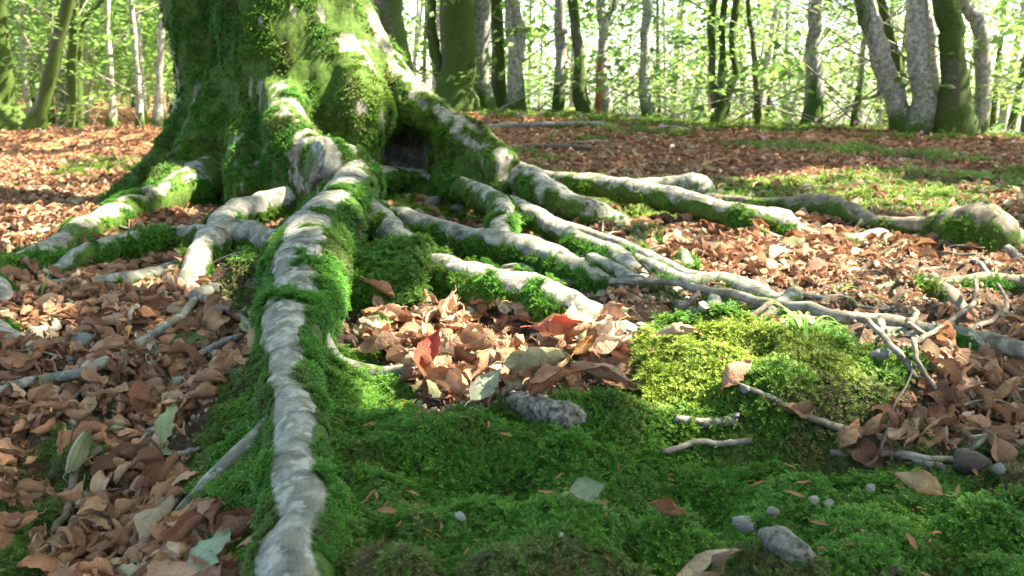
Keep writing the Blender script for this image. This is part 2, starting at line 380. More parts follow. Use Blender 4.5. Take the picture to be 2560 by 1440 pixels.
def H0(x, y):
    x = np.asarray(x, float); y = np.asarray(y, float)
    yy = np.maximum(y, .5)
    wr = sst(-.40, -.17, x/yy)
    crest = (.20 - .042*np.clip(x, -2, 6))*sst(3.5, 8.8, y)
    fall = -.42*np.maximum(y-9.6-.15*np.clip(x, -3, 6)*0, 0)**1.0*sst(9.3, 12, y)
    fall = np.maximum(fall, -7.0)
    left = -.06*sst(2.5, 5, y)*sst(-.9, -2.4, x) + .05*np.maximum(y-30, 0)
    z = wr*(crest+fall) + (1-wr)*left
    # bank along the path on the left
    z = z + (1-wr)*.10*np.exp(-((y-8.6-.1*x)/1.1)**2)*sst(-2.0, -3.2, x)
    z = z + (fbm(x*1.1, y*1.1, 0, 3, 5)-.5)*.09*sst(1.2, 3.5, y) + (fbm(x*.25, y*.25, 0, 2, 9)-.5)*.5*sst(9, 20, y)
    z = z - .05*sst(-.24, -.40, x)*sst(1.55, 1.1, y)
    z = z + .045*np.sin((y*.95+.42*x+.5*fbm(x*.8, y*.8, 0, 2, 8))*6.8)*sst(3.2, 4.2, y)*sst(10, 8, y)*sst(-1.3, -2.2, x)
    # unseen banks added beside and behind the viewpoint to shut out low sky light
    ang = np.abs(np.arctan2(x, y+1.0)); rad = np.hypot(x, y)
    z = z + sst(.85, 1.35, ang)*np.minimum(.5*np.maximum(rad-5.0, 0), 4)
    return z
RPTS = {}
for k in RIDGE:
    a = ROOT3[k]; RPTS[k] = a[a[:, 1] < 2.05] if k == 'front' else a[a[:, 1] < 2.7] if k == 'lridge' else a
def H(x, y):
    x = np.asarray(x, float); y = np.asarray(y, float); shp = np.broadcast(x, y).shape
    x = np.broadcast_to(x, shp).ravel(); y = np.broadcast_to(y, shp).ravel()
    z = H0(x, y)
    near = (y < 5.2) & (y > -.5) & (np.abs(x) < 4)
    xn, yn = x[near], y[near]; zn = z[near]
    zn = zn + (fbm(xn*7, yn*7, 0, 3, 21)-.5)*.060 + ((fbm(xn*22, yn*22, 0, 2, 31)-.5)*.024 + (np.abs(2*vnoise(xn*13+.4*vnoise(xn*30, yn*30, 0, 3), yn*13, 0, 33)-1)-.45)*.040)*sst(3.5, 1.5, yn)
    for mx, my, rx, ry, h, pw in MOUNDS:
        q = np.hypot((xn-mx)/rx, (yn-my)/ry); q = q*(1+.5*(fbm(xn*9, yn*9, 0, 2, 77)-.5))
        zn = zn + h*np.exp(-np.minimum(q, 6)**pw)
    for k, (sl_, off, wg) in RIDGE.items():
        a = RPTS[k]; lo = a[:, :2].min(0)-.35; hi = a[:, :2].max(0)+.35
        m = (xn > lo[0]) & (xn < hi[0]) & (yn > lo[1]) & (yn < hi[1])
        if not m.any(): continue
        d2 = (xn[m][:, None]-a[None, ::3, 0])**2 + (yn[m][:, None]-a[None, ::3, 1])**2
        i = d2.argmin(1); d = np.sqrt(d2[np.arange(len(i)), i]); A = a[::3][i]
        slv = sl_ + (2.2*sst(1.35, 1.8, A[:, 1]) if k == 'front' else 0)
        top = A[:, 2] - off - slv*np.maximum(d - A[:, 3]*.7, 0)*(1 + .7*(fbm(xn[m]*11, yn[m]*11, 0, 2, 41)-.5))
        top = np.minimum(top, A[:, 2]-off)
        b = zn[m]; kk = .03
        hh = np.clip(.5+.5*(top-b)/kk, 0, 1); zn[m] = b*(1-hh)+top*hh + kk*hh*(1-hh)
    z = z.copy(); z[near] = zn
    return z.reshape(shp)
def HP(x, y, e=.02):
    q = H(np.array([x, x+e, x-e, x, x]), np.array([y, y, y, y+e, y-e])); n = np.array([[-(q[1]-q[2])/(2*e), -(q[3]-q[4])/(2*e), 1.0]])
    return float(q[0]), n/np.linalg.norm(n)
def HN(x, y, e=.012):
    hx = (H(x+e, y)-H(x-e, y))/(2*e); hy = (H(x, y+e)-H(x, y-e))/(2*e)
    n = np.stack([-hx, -hy, np.ones_like(hx)], -1); return n/np.linalg.norm(n, axis=-1, keepdims=True)

_T = np.geomspace(.4, 12, 300)
def hit(u, v, dz=0.0):
    d = ray(u, v); d = d/d[1]; x, y, z = d[0]*_T, _T, CAMH+d[2]*_T; b = z < H(x, y)+dz
    if not b.any(): return PZ(u, v, dz)
    i = int(b.argmax()); return np.array([x[i], y[i], z[i]])
def gpolyH(pts): return [tuple((hit(u, v) if -200 < u < 2800 and v < 1500 else PZ(u, v, .02))[:2]) for u, v in pts]
# --- where moss grows on the ground (outlines laid on the ground plane)
MOSSP = [gpolyH(p) for p, z in [
  ([(770,860),(900,870),(1040,980),(1090,1040),(1300,985),(1560,985),(1580,880),(1680,845),(1880,820),(2120,880),(2260,915),(2340,985),(2310,1070),(2150,1105),(2230,1175),(2420,1150),(2560,1130),(3000,1300),(3400,2100),(600,2100),(640,1300),(690,1000)], .03),
  ([(690,860),(600,930),(500,1050),(455,1160),(480,1260),(600,1330),(640,1500),(740,1440),(740,860)], .02),
  ([(-300,1130),(180,1120),(290,1190),(200,1290),(60,1400),(-200,1440),(-400,1440)], -.03),
  ([(870,600),(1060,600),(1150,670),(1130,790),(900,820),(830,700)], .05),
  ([(900,440),(1130,455),(1230,500),(1200,560),(1000,540),(900,500)], .05),
  ([(540,720),(700,640),(720,760),(640,840),(560,800)], .04),
  ([(1540,575),(1680,580),(1660,620),(1580,628)], .0), ([(1500,655),(1590,665),(1570,700),(1510,695)], .0),
  ([(1480,690),(1560,720),(1700,760),(1680,790),(1500,740)], .0),
  ([(1640,820),(1700,760),(1860,770),(1880,830),(1700,850)], .0), ([(2000,800),(2120,810),(2140,880),(2000,850)], .0),
  ([(1250,440),(1440,470),(1500,520),(1420,520),(1300,470)], .05),
  ([(0,690),(180,590),(440,490),(480,520),(300,590),(140,680),(0,720)], .03),
  ([(2360,900),(2500,880),(2540,920),(2400,935)], .0)]]
def ground_moss(x, y):
    wx = x + (fbm(x*8, y*8, 0, 2, 61)-.5)*.10; wy = y + (fbm(x*8, y*8, 0, 2, 62)-.5)*.10
    m = np.zeros(np.shape(x))
    for p in MOSSP: m = np.maximum(m, pip(p, wx, wy).astype(float))
    holes = fbm(x*6, y*6, 3.3, 3, 164)
    m = m*(1 - .85*sst(.70, .78, holes))
    # the open ground toward the crest: loose patches
    far = sst(2.5, 3.6, y)*sst(-.33, -.20, x/np.maximum(y, .5))*sst(.50, .58, fbm(x*.9, y*1.9, 0, 3, 66) + .05*sst(5.5, 8.5, y))
    farl = .8*sst(4.5, 6, y)*sst(-.36, -.42, x/np.maximum(y, .5))*sst(.60, .66, fbm(x*.5, y*.7, 0, 3, 67))
    return np.maximum(m, np.maximum(far, farl))

def spaced(lo, hi, step, out, grow):
    a = list(np.arange(lo, hi, step)); b = [hi]; s = step
    while b[-1] < out[1]: s *= grow; b.append(b[-1]+s)
    c = [lo]; s = step
    while c[-1] > out[0]: s *= grow; c.append(c[-1]-s)
    return np.array(c[:0:-1] + a + b)
xs = spaced(-1.7, 2.1, .014, (-70, 70), 1.07); ys = spaced(.35, 3.6, .014, (-12, 90), 1.05)
X, Y = np.meshgrid(xs, ys); Z = H(X, Y)
nx, ny = len(xs), len(ys)
ii = (np.arange(ny-1)[:, None]*nx + np.arange(nx-1)[None]).ravel()
gm = mesh_np('ground', np.stack([X, Y, Z], -1).reshape(-1, 3), np.stack([ii, ii+1, ii+nx+1, ii+nx], -1))
attr(gm, 'moss', ground_moss(X.ravel(), Y.ravel()))
obj('ground', gm, M_ground, kind='structure')

# ------------------------------------------------------------------ scatter helper (for stuff only)
def euler_from(nrm, yaw, tilt=None):
    n = nrm/np.linalg.norm(nrm, axis=1)[:, None]
    h = np.stack([np.cos(yaw), np.sin(yaw), np.zeros_like(yaw)], 1)
    x = h - n*(h*n).sum(1)[:, None]; bad = np.linalg.norm(x, axis=1) < 1e-3; x[bad] = [0, 0, 1]
    x /= np.linalg.norm(x, axis=1)[:, None]; y = np.cross(n, x)
    ey = -np.arcsin(np.clip(x[:, 2], -1, 1)); ex = np.arctan2(y[:, 2], n[:, 2]); ez = np.arctan2(x[:, 1], x[:, 0])
    return np.stack([ex, ey, ez], 1)
def scatter(name, protos, pos, rot, scl, tint, mat, parent=None):
    m = bpy.data.meshes.new(name); m.vertices.add(len(pos)); m.vertices.foreach_set('co', np.asarray(pos, np.float32).ravel())
    attr(m, 'rot', rot, 'FLOAT_VECTOR'); attr(m, 'scl', scl); attr(m, 'tint', np.c_[tint, np.ones(len(pos))], 'FLOAT_COLOR')
    attr(m, 'pid', rng.integers(0, len(protos), len(pos)))
    o = obj(name, m, mat, parent); o['kind'] = 'stuff'
    g = bpy.data.node_groups.new(name+'_nodes', 'GeometryNodeTree')
    g.interface.new_socket('Geometry', in_out='INPUT', socket_type='NodeSocketGeometry')
    g.interface.new_socket('Geometry', in_out='OUTPUT', socket_type='NodeSocketGeometry')
    gi = g.nodes.new('NodeGroupInput'); go = g.nodes.new('NodeGroupOutput'); L = g.links.new
    def na(nm, ty):
        q = g.nodes.new('GeometryNodeInputNamedAttribute'); q.data_type = ty; q.inputs[0].default_value = nm; return q.outputs[0]
    e2r = g.nodes.new('FunctionNodeEulerToRotation'); L(na('rot', 'FLOAT_VECTOR'), e2r.inputs[0])
    join = g.nodes.new('GeometryNodeJoinGeometry'); sc_ = na('scl', 'FLOAT'); pid = na('pid', 'FLOAT')
    for i, pm in enumerate(protos):
        po = bpy.data.objects.new(name+'_shape', pm)
        if not pm.materials: pm.materials.append(mat)
        oi = g.nodes.new('GeometryNodeObjectInfo'); oi.inputs['Object'].default_value = po; oi.transform_space = 'ORIGINAL'
        cmpn = g.nodes.new('FunctionNodeCompare'); cmpn.data_type = 'FLOAT'; cmpn.operation = 'EQUAL'
        L(pid, cmpn.inputs[0]); cmpn.inputs[1].default_value = i; cmpn.inputs['Epsilon'].default_value = .1
        ip = g.nodes.new('GeometryNodeInstanceOnPoints')
        L(gi.outputs[0], ip.inputs['Points']); L(cmpn.outputs[0], ip.inputs['Selection']); L(oi.outputs['Geometry'], ip.inputs['Instance'])
        L(e2r.outputs[0], ip.inputs['Rotation']); L(sc_, ip.inputs['Scale']); L(ip.outputs[0], join.inputs[0])
    L(join.outputs[0], go.inputs[0])
    md = o.modifiers.new('scatter', 'NODES'); md.node_group = g
    return o

def moss_proto(seed, shoots=6, lean=(.15, 1.15)):
    r = np.random.default_rng(seed); V = []; F = []; h = []
    for s in range(shoots):
        az = r.uniform(0, 6.283); ln = r.uniform(*lean); L = r.uniform(.75, 1.25); b = r.uniform(-.35, .35, 2)
        p = np.array([b[0], b[1], -.15]); d = np.array([math.cos(az)*math.sin(ln), math.sin(az)*math.sin(ln), math.cos(ln)])
        K = 7
        for k in range(K):
            t = k/(K-1); d = d + np.array([math.cos(az)*.10, math.sin(az)*.10, -.13*t]); d /= np.linalg.norm(d)
            q = p + d*L/K
            side = np.cross(d, [0, 0, 1]); side /= np.linalg.norm(side)+1e-6; up = np.cross(side, d)
            wl = .27*(1-.55*abs(t-.45))*(1 if k < K-1 else .7)
            for sg in (-1, 1):
                i = len(V); a = (side*sg*math.cos(.4*(k % 2)) + up*(.25+.5*(k % 2)))
                tipp = p + a*wl + d*wl*.75
                V += [p, p+d*.13, tipp]; h += [.35*t, .35*t+.1, min(1, .45+.6*t)]; F.append([i, i+1, i+2])
            p = q
        i = len(V); V += [p-side*.07, p+side*.07, p+d*.16]; h += [.8, .8, 1]; F.append([i, i+1, i+2])
    m = mesh_np('moss_tuft', np.array(V), np.array(F), True); attr(m, 'h', h); return m
MOSSPROTO = [moss_proto(s) for s in range(5)]

# ------------------------------------------------------------------ the big beech
tree = thing('beech_tree', 'huge old beech with mossy buttressed trunk and pale roots spreading over the ground', 'tree', (-.95, 3.5, 0))
def lobe(pts): return np.array([[*PY(u, v, Y), r] for u, v, Y, r in pts])
def chain(a, n=7): return catmull(a, n)
solid = Acc()
def add_lobe(a, sides=20):
    c = chain(a); V, F, _, _, cap = tube(c[:, :3], c[:, 3], sides, True)
    solid.add(V, np.vstack([F[:, [0, 1, 2]], F[:, [0, 2, 3]], cap[:, :3]]))
add_lobe(lobe([(470,-560,3.8,.16),(495,-150,3.8,.165),(510,0,3.78,.165),(545,200,3.76,.16),(535,330,3.74,.17),(500,430,3.72,.2),(480,560,3.7,.26)]))
add_lobe(lobe([(690,-560,3.6,.26),(705,-150,3.58,.275),(725,0,3.56,.295),(765,150,3.54,.32),(795,260,3.54,.35),(800,380,3.56,.40),(800,560,3.6,.46)]))
def fin(pts, drop=.09, grow=1.10):
    a = lobe(pts); add_lobe(a)
    z0 = a[:, 2].copy()
    for k in range(1, 8):
        b = a.copy(); b[:, 2] = np.maximum(z0 - k*drop, -.06); b[:, 3] = a[:, 3]*(grow**min(k, 4))*.97
        if (z0 - k*drop).max() < -.05: break
        add_lobe(b, 14)
fin([(740,60,3.46,.10),(712,190,3.32,.09),(712,290,3.16,.085),(752,365,3.03,.082),(810,408,2.93,.08),(880,440,2.78,.075)])
fin([(845,-80,3.55,.09),(895,80,3.52,.09),(975,205,3.46,.09),(1075,292,3.36,.085),(1180,368,3.22,.078),(1270,432,3.06,.068)], .09, 1.03)
fin([(590,180,3.56,.11),(570,290,3.50,.12),(530,380,3.44,.12),(470,455,3.32,.10),(400,500,3.12,.07)])
fin([(500,260,3.72,.10),(455,370,3.68,.10),(390,450,3.6,.10),(310,500,3.5,.07),(230,560,3.3,.05)])
fin([(640,330,3.3,.10),(640,430,3.15,.10),(650,500,3.05,.08)])
fin([(850,150,3.38,.10),(890,230,3.29,.10),(915,300,3.25,.09),(935,350,3.24,.07)], .05, .85)
sm = solid.mesh('trunk_solid'); so_ = bpy.data.objects.new('tmp', sm); C.objects.link(so_)
rm = so_.modifiers.new('r', 'REMESH'); rm.mode = 'VOXEL'; rm.voxel_size = .0135
smd = so_.modifiers.new('s', 'SMOOTH'); smd.factor = .5; smd.iterations = 9
dg = bpy.context.evaluated_depsgraph_get(); tm = bpy.data.meshes.new_from_object(so_.evaluated_get(dg))
bpy.data.objects.remove(so_)
tm.name = 'trunk'
TV = np.empty(len(tm.vertices)*3, np.float32); tm.vertices.foreach_get('co', TV); TV = TV.reshape(-1, 3).astype(float)
TN = np.empty(len(tm.vertices)*3, np.float32); tm.vertices.foreach_get('normal', TN); TN = TN.reshape(-1, 3)
# moss cover of the trunk: bare streaks and patches are measured on the bark itself
def bare_at(V, u, v, Y, ru, rv, ang=0.0):
    c = PY(u, v, Y); s = Y/FPX; dx = (V[:, 0]-c[0])/s; dz = -(V[:, 2]-c[2])/s
    a = dx*math.cos(ang)+dz*math.sin(ang); b = -dx*math.sin(ang)+dz*math.cos(ang)
    return np.exp(-((a/ru)**2+(b/rv)**2))*(np.abs(V[:, 1]-Y) < .45)
bare = np.zeros(len(TV))
for a in [(925,40,3.35,22,110,-.25),(965,150,3.35,16,70,-.35),(800,40,3.25,14,60,-.25),(855,95,3.25,40,20,.5),(905,110,3.25,30,22,.4),(880,140,3.3,60,14,.6),(700,225,3.15,36,40,0),(735,330,2.95,62,40,.6),(800,395,2.85,75,34,.6),(875,440,2.75,60,45,.3),(585,355,3.1,20,34,.3),(600,400,3.1,12,34,0),(1130,320,3.25,110,24,.72),(1250,420,3.05,120,30,.72),(740,20,3.25,30,40,0),(650,60,3.25,14,60,.1),(430,475,2.95,45,24,-.3),(770,460,2.9,50,26,.6)]:
    bare = np.maximum(bare, bare_at(TV, *a))
for spine, wdt in ((lobe([(712,290,3.06,0),(752,365,2.93,0),(810,408,2.83,0),(880,440,2.70,0)]), .105), (lobe([(1060,262,3.32,0),(1120,310,3.26,0),(1180,368,3.15,0),(1290,440,3.0,0)]), .07)):
    cs = catmull(spine[:, :3], 8); cs[:, 2] += .05
    bare = np.maximum(bare, (.35+.95*sst(.33, .50, fbm(TV[:, 0]*30, TV[:, 1]*30, TV[:, 2]*34, 3, 88)))*np.exp(-(np.sqrt(((TV[:, None]-cs[None])**2).sum(2).min(1))/wdt)**2))
nz = fbm(TV[:, 0]*13, TV[:, 1]*13, TV[:, 2]*5, 4, 81)
tmoss = np.clip(1.0 - 1.0*bare*(.45+.9*nz) - .8*sst(.55, .66, nz), 0, 1)
tmoss = np.clip(tmoss + .45*(fbm(TV[:, 0]*34, TV[:, 1]*34, TV[:, 2]*9, 3, 89) > .54), 0, 1)
lump = fbm(TV[:, 0]*22, TV[:, 1]*22, TV[:, 2]*16, 3, 82)-.5
groove = fbm(TV[:, 0]*9, TV[:, 1]*9, TV[:, 2]*2, 3, 83)-.5
pit = sst(.30, .18, fbm(TV[:, 0]*20, TV[:, 1]*20, TV[:, 2]*12, 2, 84))
TV2 = TV + TN*(groove*.05 + lump*.030*tmoss - pit*.02)[:, None]
tm.vertices.foreach_set('co', TV2.astype(np.float32).ravel()); tm.update()
cu, cv = PROJ(TV2); pk = np.exp(-((((cu-1022)/64)**2 + ((cv-388)/66)**2)*(.7+.6*fbm(TV2[:, 0]*25, TV2[:, 1]*25, TV2[:, 2]*25, 2, 85)))**2.5)*(TV2[:, 1] > 2.85)*(TV2[:, 1] < 3.7)
TV2 = TV2 + pk[:, None]*np.array([-.05, .26, -.02]); tmoss = tmoss*(1-sst(.25, .6, pk))
tm.vertices.foreach_set('co', TV2.astype(np.float32).ravel()); tm.update()

tm.polygons.foreach_set('use_smooth', np.ones(len(tm.polygons), bool))
attr(tm, 'moss', tmoss); attr(tm, 'along', TV2[:, 2]*.8 + TV2[:, 0]*.25); attr(tm, 'around', np.arctan2(TV2[:, 0]+.9, TV2[:, 1]-3.5)/6.2832)
child('trunk', tm, M_bark, tree)
# upper stem and limbs, then crown
def up_tube(name, P, R, sides, mat, parent):
    c = catmull(np.c_[np.array(P, float), R], 6); m = tube_mesh(name, c[:, :3], c[:, 3], sides, .12, 3); attr(m, 'moss', np.full(len(m.vertices), .25)); return child(name, m, mat, parent)
up_tube('stem', [(-.86, 3.58, 1.2), (-.95, 3.65, 2.6), (-.9, 3.8, 4.5), (-1.0, 3.9, 7), (-.9, 3.9, 10.5)], [.36, .33, .30, .25, .10], 18, M_bark, tree)
up_tube('stem', [(-1.28, 3.82, 1.2), (-1.5, 3.95, 2.6), (-2.0, 4.1, 4.5), (-2.7, 4.2, 7), (-3.2, 4.4, 9.5)], [.18, .17, .15, .11, .05], 14, M_bark, tree)
LIMBS = [[(-.9,3.7,4.2),(.6,3.2,5.2),(2.4,2.6,5.9),(4.6,2.2,6.4),(6.6,1.8,6.6)],
         [(-.9,3.8,5.0),(.8,4.4,6.3),(3.0,4.9,7.2),(5.6,5.2,7.6)],
         [(-.9,3.8,5.8),(-.2,2.2,6.8),(1.5,.9,7.3),(4.2,.3,7.4)],
         [(-.95,3.8,6.6),(-2.2,2.6,7.4),(-3.4,1.2,7.7)], [(-.95,3.9,7.4),(.2,5.6,8.2),(1.0,7.6,8.6)], [(-1,3.9,6),(-2.4,5.4,7),(-3.8,6.8,7.5)]]
for L_ in LIMBS: up_tube('limb', L_, np.linspace(.13, .03, len(L_)), 8, M_bark, tree)

# ---- roots
root_surf = [(tm, TV2, tmoss)]
RK = {'front': (.30, 'side'), 'fork': (.35, 'side'), 'bigmid': (.42, 'side'), 'second': (.36, 'side'), 'elbow': (.45, 'side'), 'thin1': (.36, 'side'), 'right': (.40, 'side'), 'long': (.36, 'side'), 'farlong': (.36, 'side'), 'lridge': (.56, 'side'), 'llow': (.42, 'side')}
ROOTLAB = {'front': 'long pale ringed root running between two mossy banks', 'long': 'long pale root arching over dark undercut soil', 'elbow': 'root bent in a sharp elbow over another root', 'lridge': 'moss covered root ridge beside the leafy path'}
for qi, (k, c) in enumerate(ROOT3.items()):
    n_ = 28 if k == 'front' else 16
    cc = catmull(c[::2], 4)
    cc[:, 3] = np.maximum(cc[:, 3], .003)
    lmp = fbm(np.arange(len(cc))*.16, qi*9.1, 0, 3, 5)-.5
    cc[:, 3] *= 1 + (.16 if k == 'front' else .32)*lmp; cc[:, 0] += (fbm(np.arange(len(cc))*.11, qi*3.3, 1, 2, 6)-.5)*cc[:, 3]*.7
    m = tube_mesh('root', cc[:, :3], cc[:, 3], n_, .11 if k == 'front' else .22, qi+1)
    V = np.array([v.co for v in m.vertices]); N = np.array([v.normal for v in m.vertices])
    base, mode = RK.get(k, (.22, 'side'))
    nn = fbm(V[:, 0]*22, V[:, 1]*22, V[:, 2]*22, 3, 91+qi)
    ms = nn + base - .5 + (.42*(0.5-N[:, 2]) if mode == 'side' else 0)
    ms = np.clip((ms-.30)*3.2, 0, 1)
    if k == 'front':                                   # bare on its crown, moss creeping up the right flank
        fl = sst(.35, .8, N[:, 0]+.5*(fbm(V[:, 0]*14, V[:, 1]*22, 0, 3, 3)-.5)) + sst(.6, .95, -N[:, 0])*.9
        L_al = np.array([d.value for d in m.attributes['along'].data]); bands = fbm(L_al*26, N[:, 0]*.9, N[:, 2]*.9, 3, 17)
        ms = np.clip(np.maximum(fl, sst(.58, .66, bands+.10*N[:, 0])*sst(1.15, 1.5, V[:, 1])), 0, 1)
    attr(m, 'moss', ms)
    o = child('root', m, M_rootb if k in ('farlong', 'rarch', 'rbar') else M_root, tree)
    if k in ROOTLAB: o['label'] = ROOTLAB[k]
    root_surf.append((m, V, ms))

rl = np.random.default_rng(404); srcs = ['bigmid', 'second', 'thin1', 'right', 'long', 'thin2', 'thin3', 'thin4', 'llow', 'lthin', 'lpale', 'front', 'rbar', 'rloop', 'lridge', 'farlong']
for i in range(62):
    a = ROOT3[srcs[i % len(srcs)]]; j = int(len(a)*rl.uniform(.35, .95)); p = a[min(j, len(a)-1)]; t_ = a[min(j+2, len(a)-1), :2]-a[max(j-2, 0), :2]
    if p[1] < .9: continue
    th = math.atan2(t_[1], t_[0]) + rl.choice([-1, 1])*rl.uniform(.35, 1.0); r0 = min(p[3]*.4, rl.uniform(.006, .017)); x, y = p[0], p[1]; pts = [[x, y, p[2]-p[3]*.4, r0]]; nst = rl.integers(5, 10)
    for q in range(nst):
        th += rl.normal(0, .38); st = rl.uniform(.03, .06)*(1+.25*p[1]); x += math.cos(th)*st; y += math.sin(th)*st
        g = float(H(x, y)); pts.append([x, y, g + r0*rl.uniform(.1, 1.3)*(1-q/nst) - (.012 if q == nst-1 else 0), r0*(1-.75*q/nst)])
    cc = catmull(pts, 5); m = tube_mesh('root', cc[:, :3], cc[:, 3], 8, .3, i+60)
    V = np.array([v.co for v in m.vertices]); ms = np.clip(fbm(V[:, 0]*18, V[:, 1]*18, V[:, 2]*18, 3, i)*2.4-1.1, 0, 1); attr(m, 'moss', ms); child('root', m, M_root, tree)
# ---- moss growing on trunk and roots
def sample_surface(m, V, ms, spacing_k, thr=.45):
    m.calc_loop_triangles(); T = np.empty(len(m.loop_triangles)*3, np.int32); m.loop_triangles.foreach_get('vertices', T); T = T.reshape(-1, 3)
    a, b, c = V[T[:, 0]], V[T[:, 1]], V[T[:, 2]]; nrm = np.cross(b-a, c-a); ar = np.linalg.norm(nrm, axis=1)/2
    cen = (a+b+c)/3; dist = np.linalg.norm(cen-np.array([0, 0, CAMH]), axis=1)
    mo = ms[T].mean(1); nn = nrm/(2*ar[:, None]+1e-12)
    facing = ((np.array([0, 0, CAMH])-cen)*nn).sum(1)/dist > -.45
    ok = (mo > thr) & facing & (cen[:, 2] < 1.5) & (cen[:, 1] > .3)
    lam = np.where(ok, ar/(spacing_k*dist)**2, 0)
    cnt = rng.poisson(lam); idx = np.repeat(np.arange(len(T)), cnt)
    r1 = np.sqrt(rng.random(len(idx))); r2 = rng.random(len(idx))
    p = a[idx]*(1-r1)[:, None] + b[idx]*(r1*(1-r2))[:, None] + c[idx]*(r1*r2)[:, None]
    return p, nn[idx], mo[idx]
PP, NN, MM = [], [], []
for i, (m, V, ms) in enumerate(root_surf):
    p, n_, mo = sample_surface(m, V, ms, .0036 if i else .0036)
    PP.append(p); NN.append(n_); MM.append(mo)
PP, NN, MM = np.vstack(PP), np.vstack(NN), np.concatenate(MM)
dist = np.linalg.norm(PP-np.array([0, 0, CAMH]), axis=1)
clump = fbm(PP[:, 0]*16, PP[:, 1]*16, PP[:, 2]*12, 3, 101)
keep = (clump > .33 + .15*(dist > 2.4)) ; PP, NN, MM, dist, clump = PP[keep], NN[keep], MM[keep], dist[keep], clump[keep]
nrm = NN*.75 + np.array([0, -.1, .45]); sc = (.0045+.0048*dist*np.where(dist > 2.5, .52, 1))*rng.uniform(.6, 1.25, len(PP))*(.6+.9*sst(.4, .65, clump))
yel = np.clip(.25*sst(.5, .7, fbm(PP[:, 0]*4, PP[:, 1]*4, PP[:, 2]*4, 2, 103)) + .2*(dist > 2.6)*sst(.45, .65, fbm(PP[:, 0]*6, PP[:, 1]*6, PP[:, 2]*3, 2, 108)) + .08*rng.random(len(PP)), 0, 1)
brn = np.clip(.9*sst(.55, .68, fbm(PP[:, 0]*9, PP[:, 1]*9, PP[:, 2]*9, 3, 104))*rng.random(len(PP)), 0, 1)
scatter('moss', MOSSPROTO, PP, euler_from(nrm, rng.uniform(0, 6.28, len(PP))), sc, np.c_[rng.random(len(PP)), yel, brn], M_moss, None)
bpy.data.objects['moss'].parent = tree; bpy.data.objects['moss'].matrix_parent_inverse = Matrix.Translation(-tree.location)
bpy.data.objects['moss']['label'] = 'green moss tufts growing on the bark of trunk and roots'
print('bark moss', len(PP))

# ---- moss carpet on the ground
def ground_points(n, ylo, yhi, kx=.75):
    """points with even density on screen-ish falloff: y log spaced"""
    y = np.exp(rng.uniform(math.log(ylo), math.log(yhi), n)); x = rng.uniform(-1, 1, n)*(kx*y+.35); return x, y
x, y = ground_points(130000, .42, 2.8); ms = ground_moss(x, y); k = rng.random(len(x)) < ms*1.0
x, y = x[k], y[k]
xf, yf = ground_points(60000, 2.8, 11); ms = ground_moss(xf, yf); k = (rng.random(len(xf)) < ms)
x, y = np.append(x, xf[k]), np.append(y, yf[k])
z = H(x, y); N = HN(x, y); d = np.hypot(y, z-CAMH)
cl = fbm(x*30, y*30, 0, 3, 111)
sc = (.0066+.0060*d)*rng.uniform(.5, 1.35, len(x))*(.35+1.3*cl)
bx = fbm(x*5, y*5, 0, 3, 112)
PM = gpolyH([(1560,840),(1700,830),(1900,810),(2150,880),(2250,930),(2100,975),(1850,985),(1700,1060),(1560,1040),(1480,970)])
inm = pip(PM, x+(cl-.5)*.12, y+(cl-.5)*.08)
yel = np.clip(np.where(inm, .5*sst(.25, .55, fbm(x*9, y*9, 0, 2, 115))+.2, .05) + .12*rng.random(len(x)) + .35*(y > 3), 0, 1)
brn = np.clip(.95*sst(.50, .62, bx)*rng.random(len(x))**.5 + .55*sst(.50, .30, cl)*rng.random(len(x)) + .10*rng.random(len(x)), 0, 1)
cushion = np.hypot(x-PZ(1000, 705, .04)[0], y-PZ(1000, 705, .04)[1]) < .2; brn = brn*np.where(inm | cushion, .25, 1)
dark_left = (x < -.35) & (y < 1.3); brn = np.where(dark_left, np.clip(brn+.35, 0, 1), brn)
P = np.c_[x, y, z + (cl-.5)*.012]
gmoss = scatter('moss_carpet', MOSSPROTO, P, euler_from(N*.8+np.array([0, -.12, .3]), rng.uniform(0, 6.28, len(x))), sc, np.c_[rng.random(len(x)), yel, brn], M_moss)
tag(gmoss, 'thick green moss carpet covering the open ground and banks of the roots', 'moss')
print('ground moss', len(x))

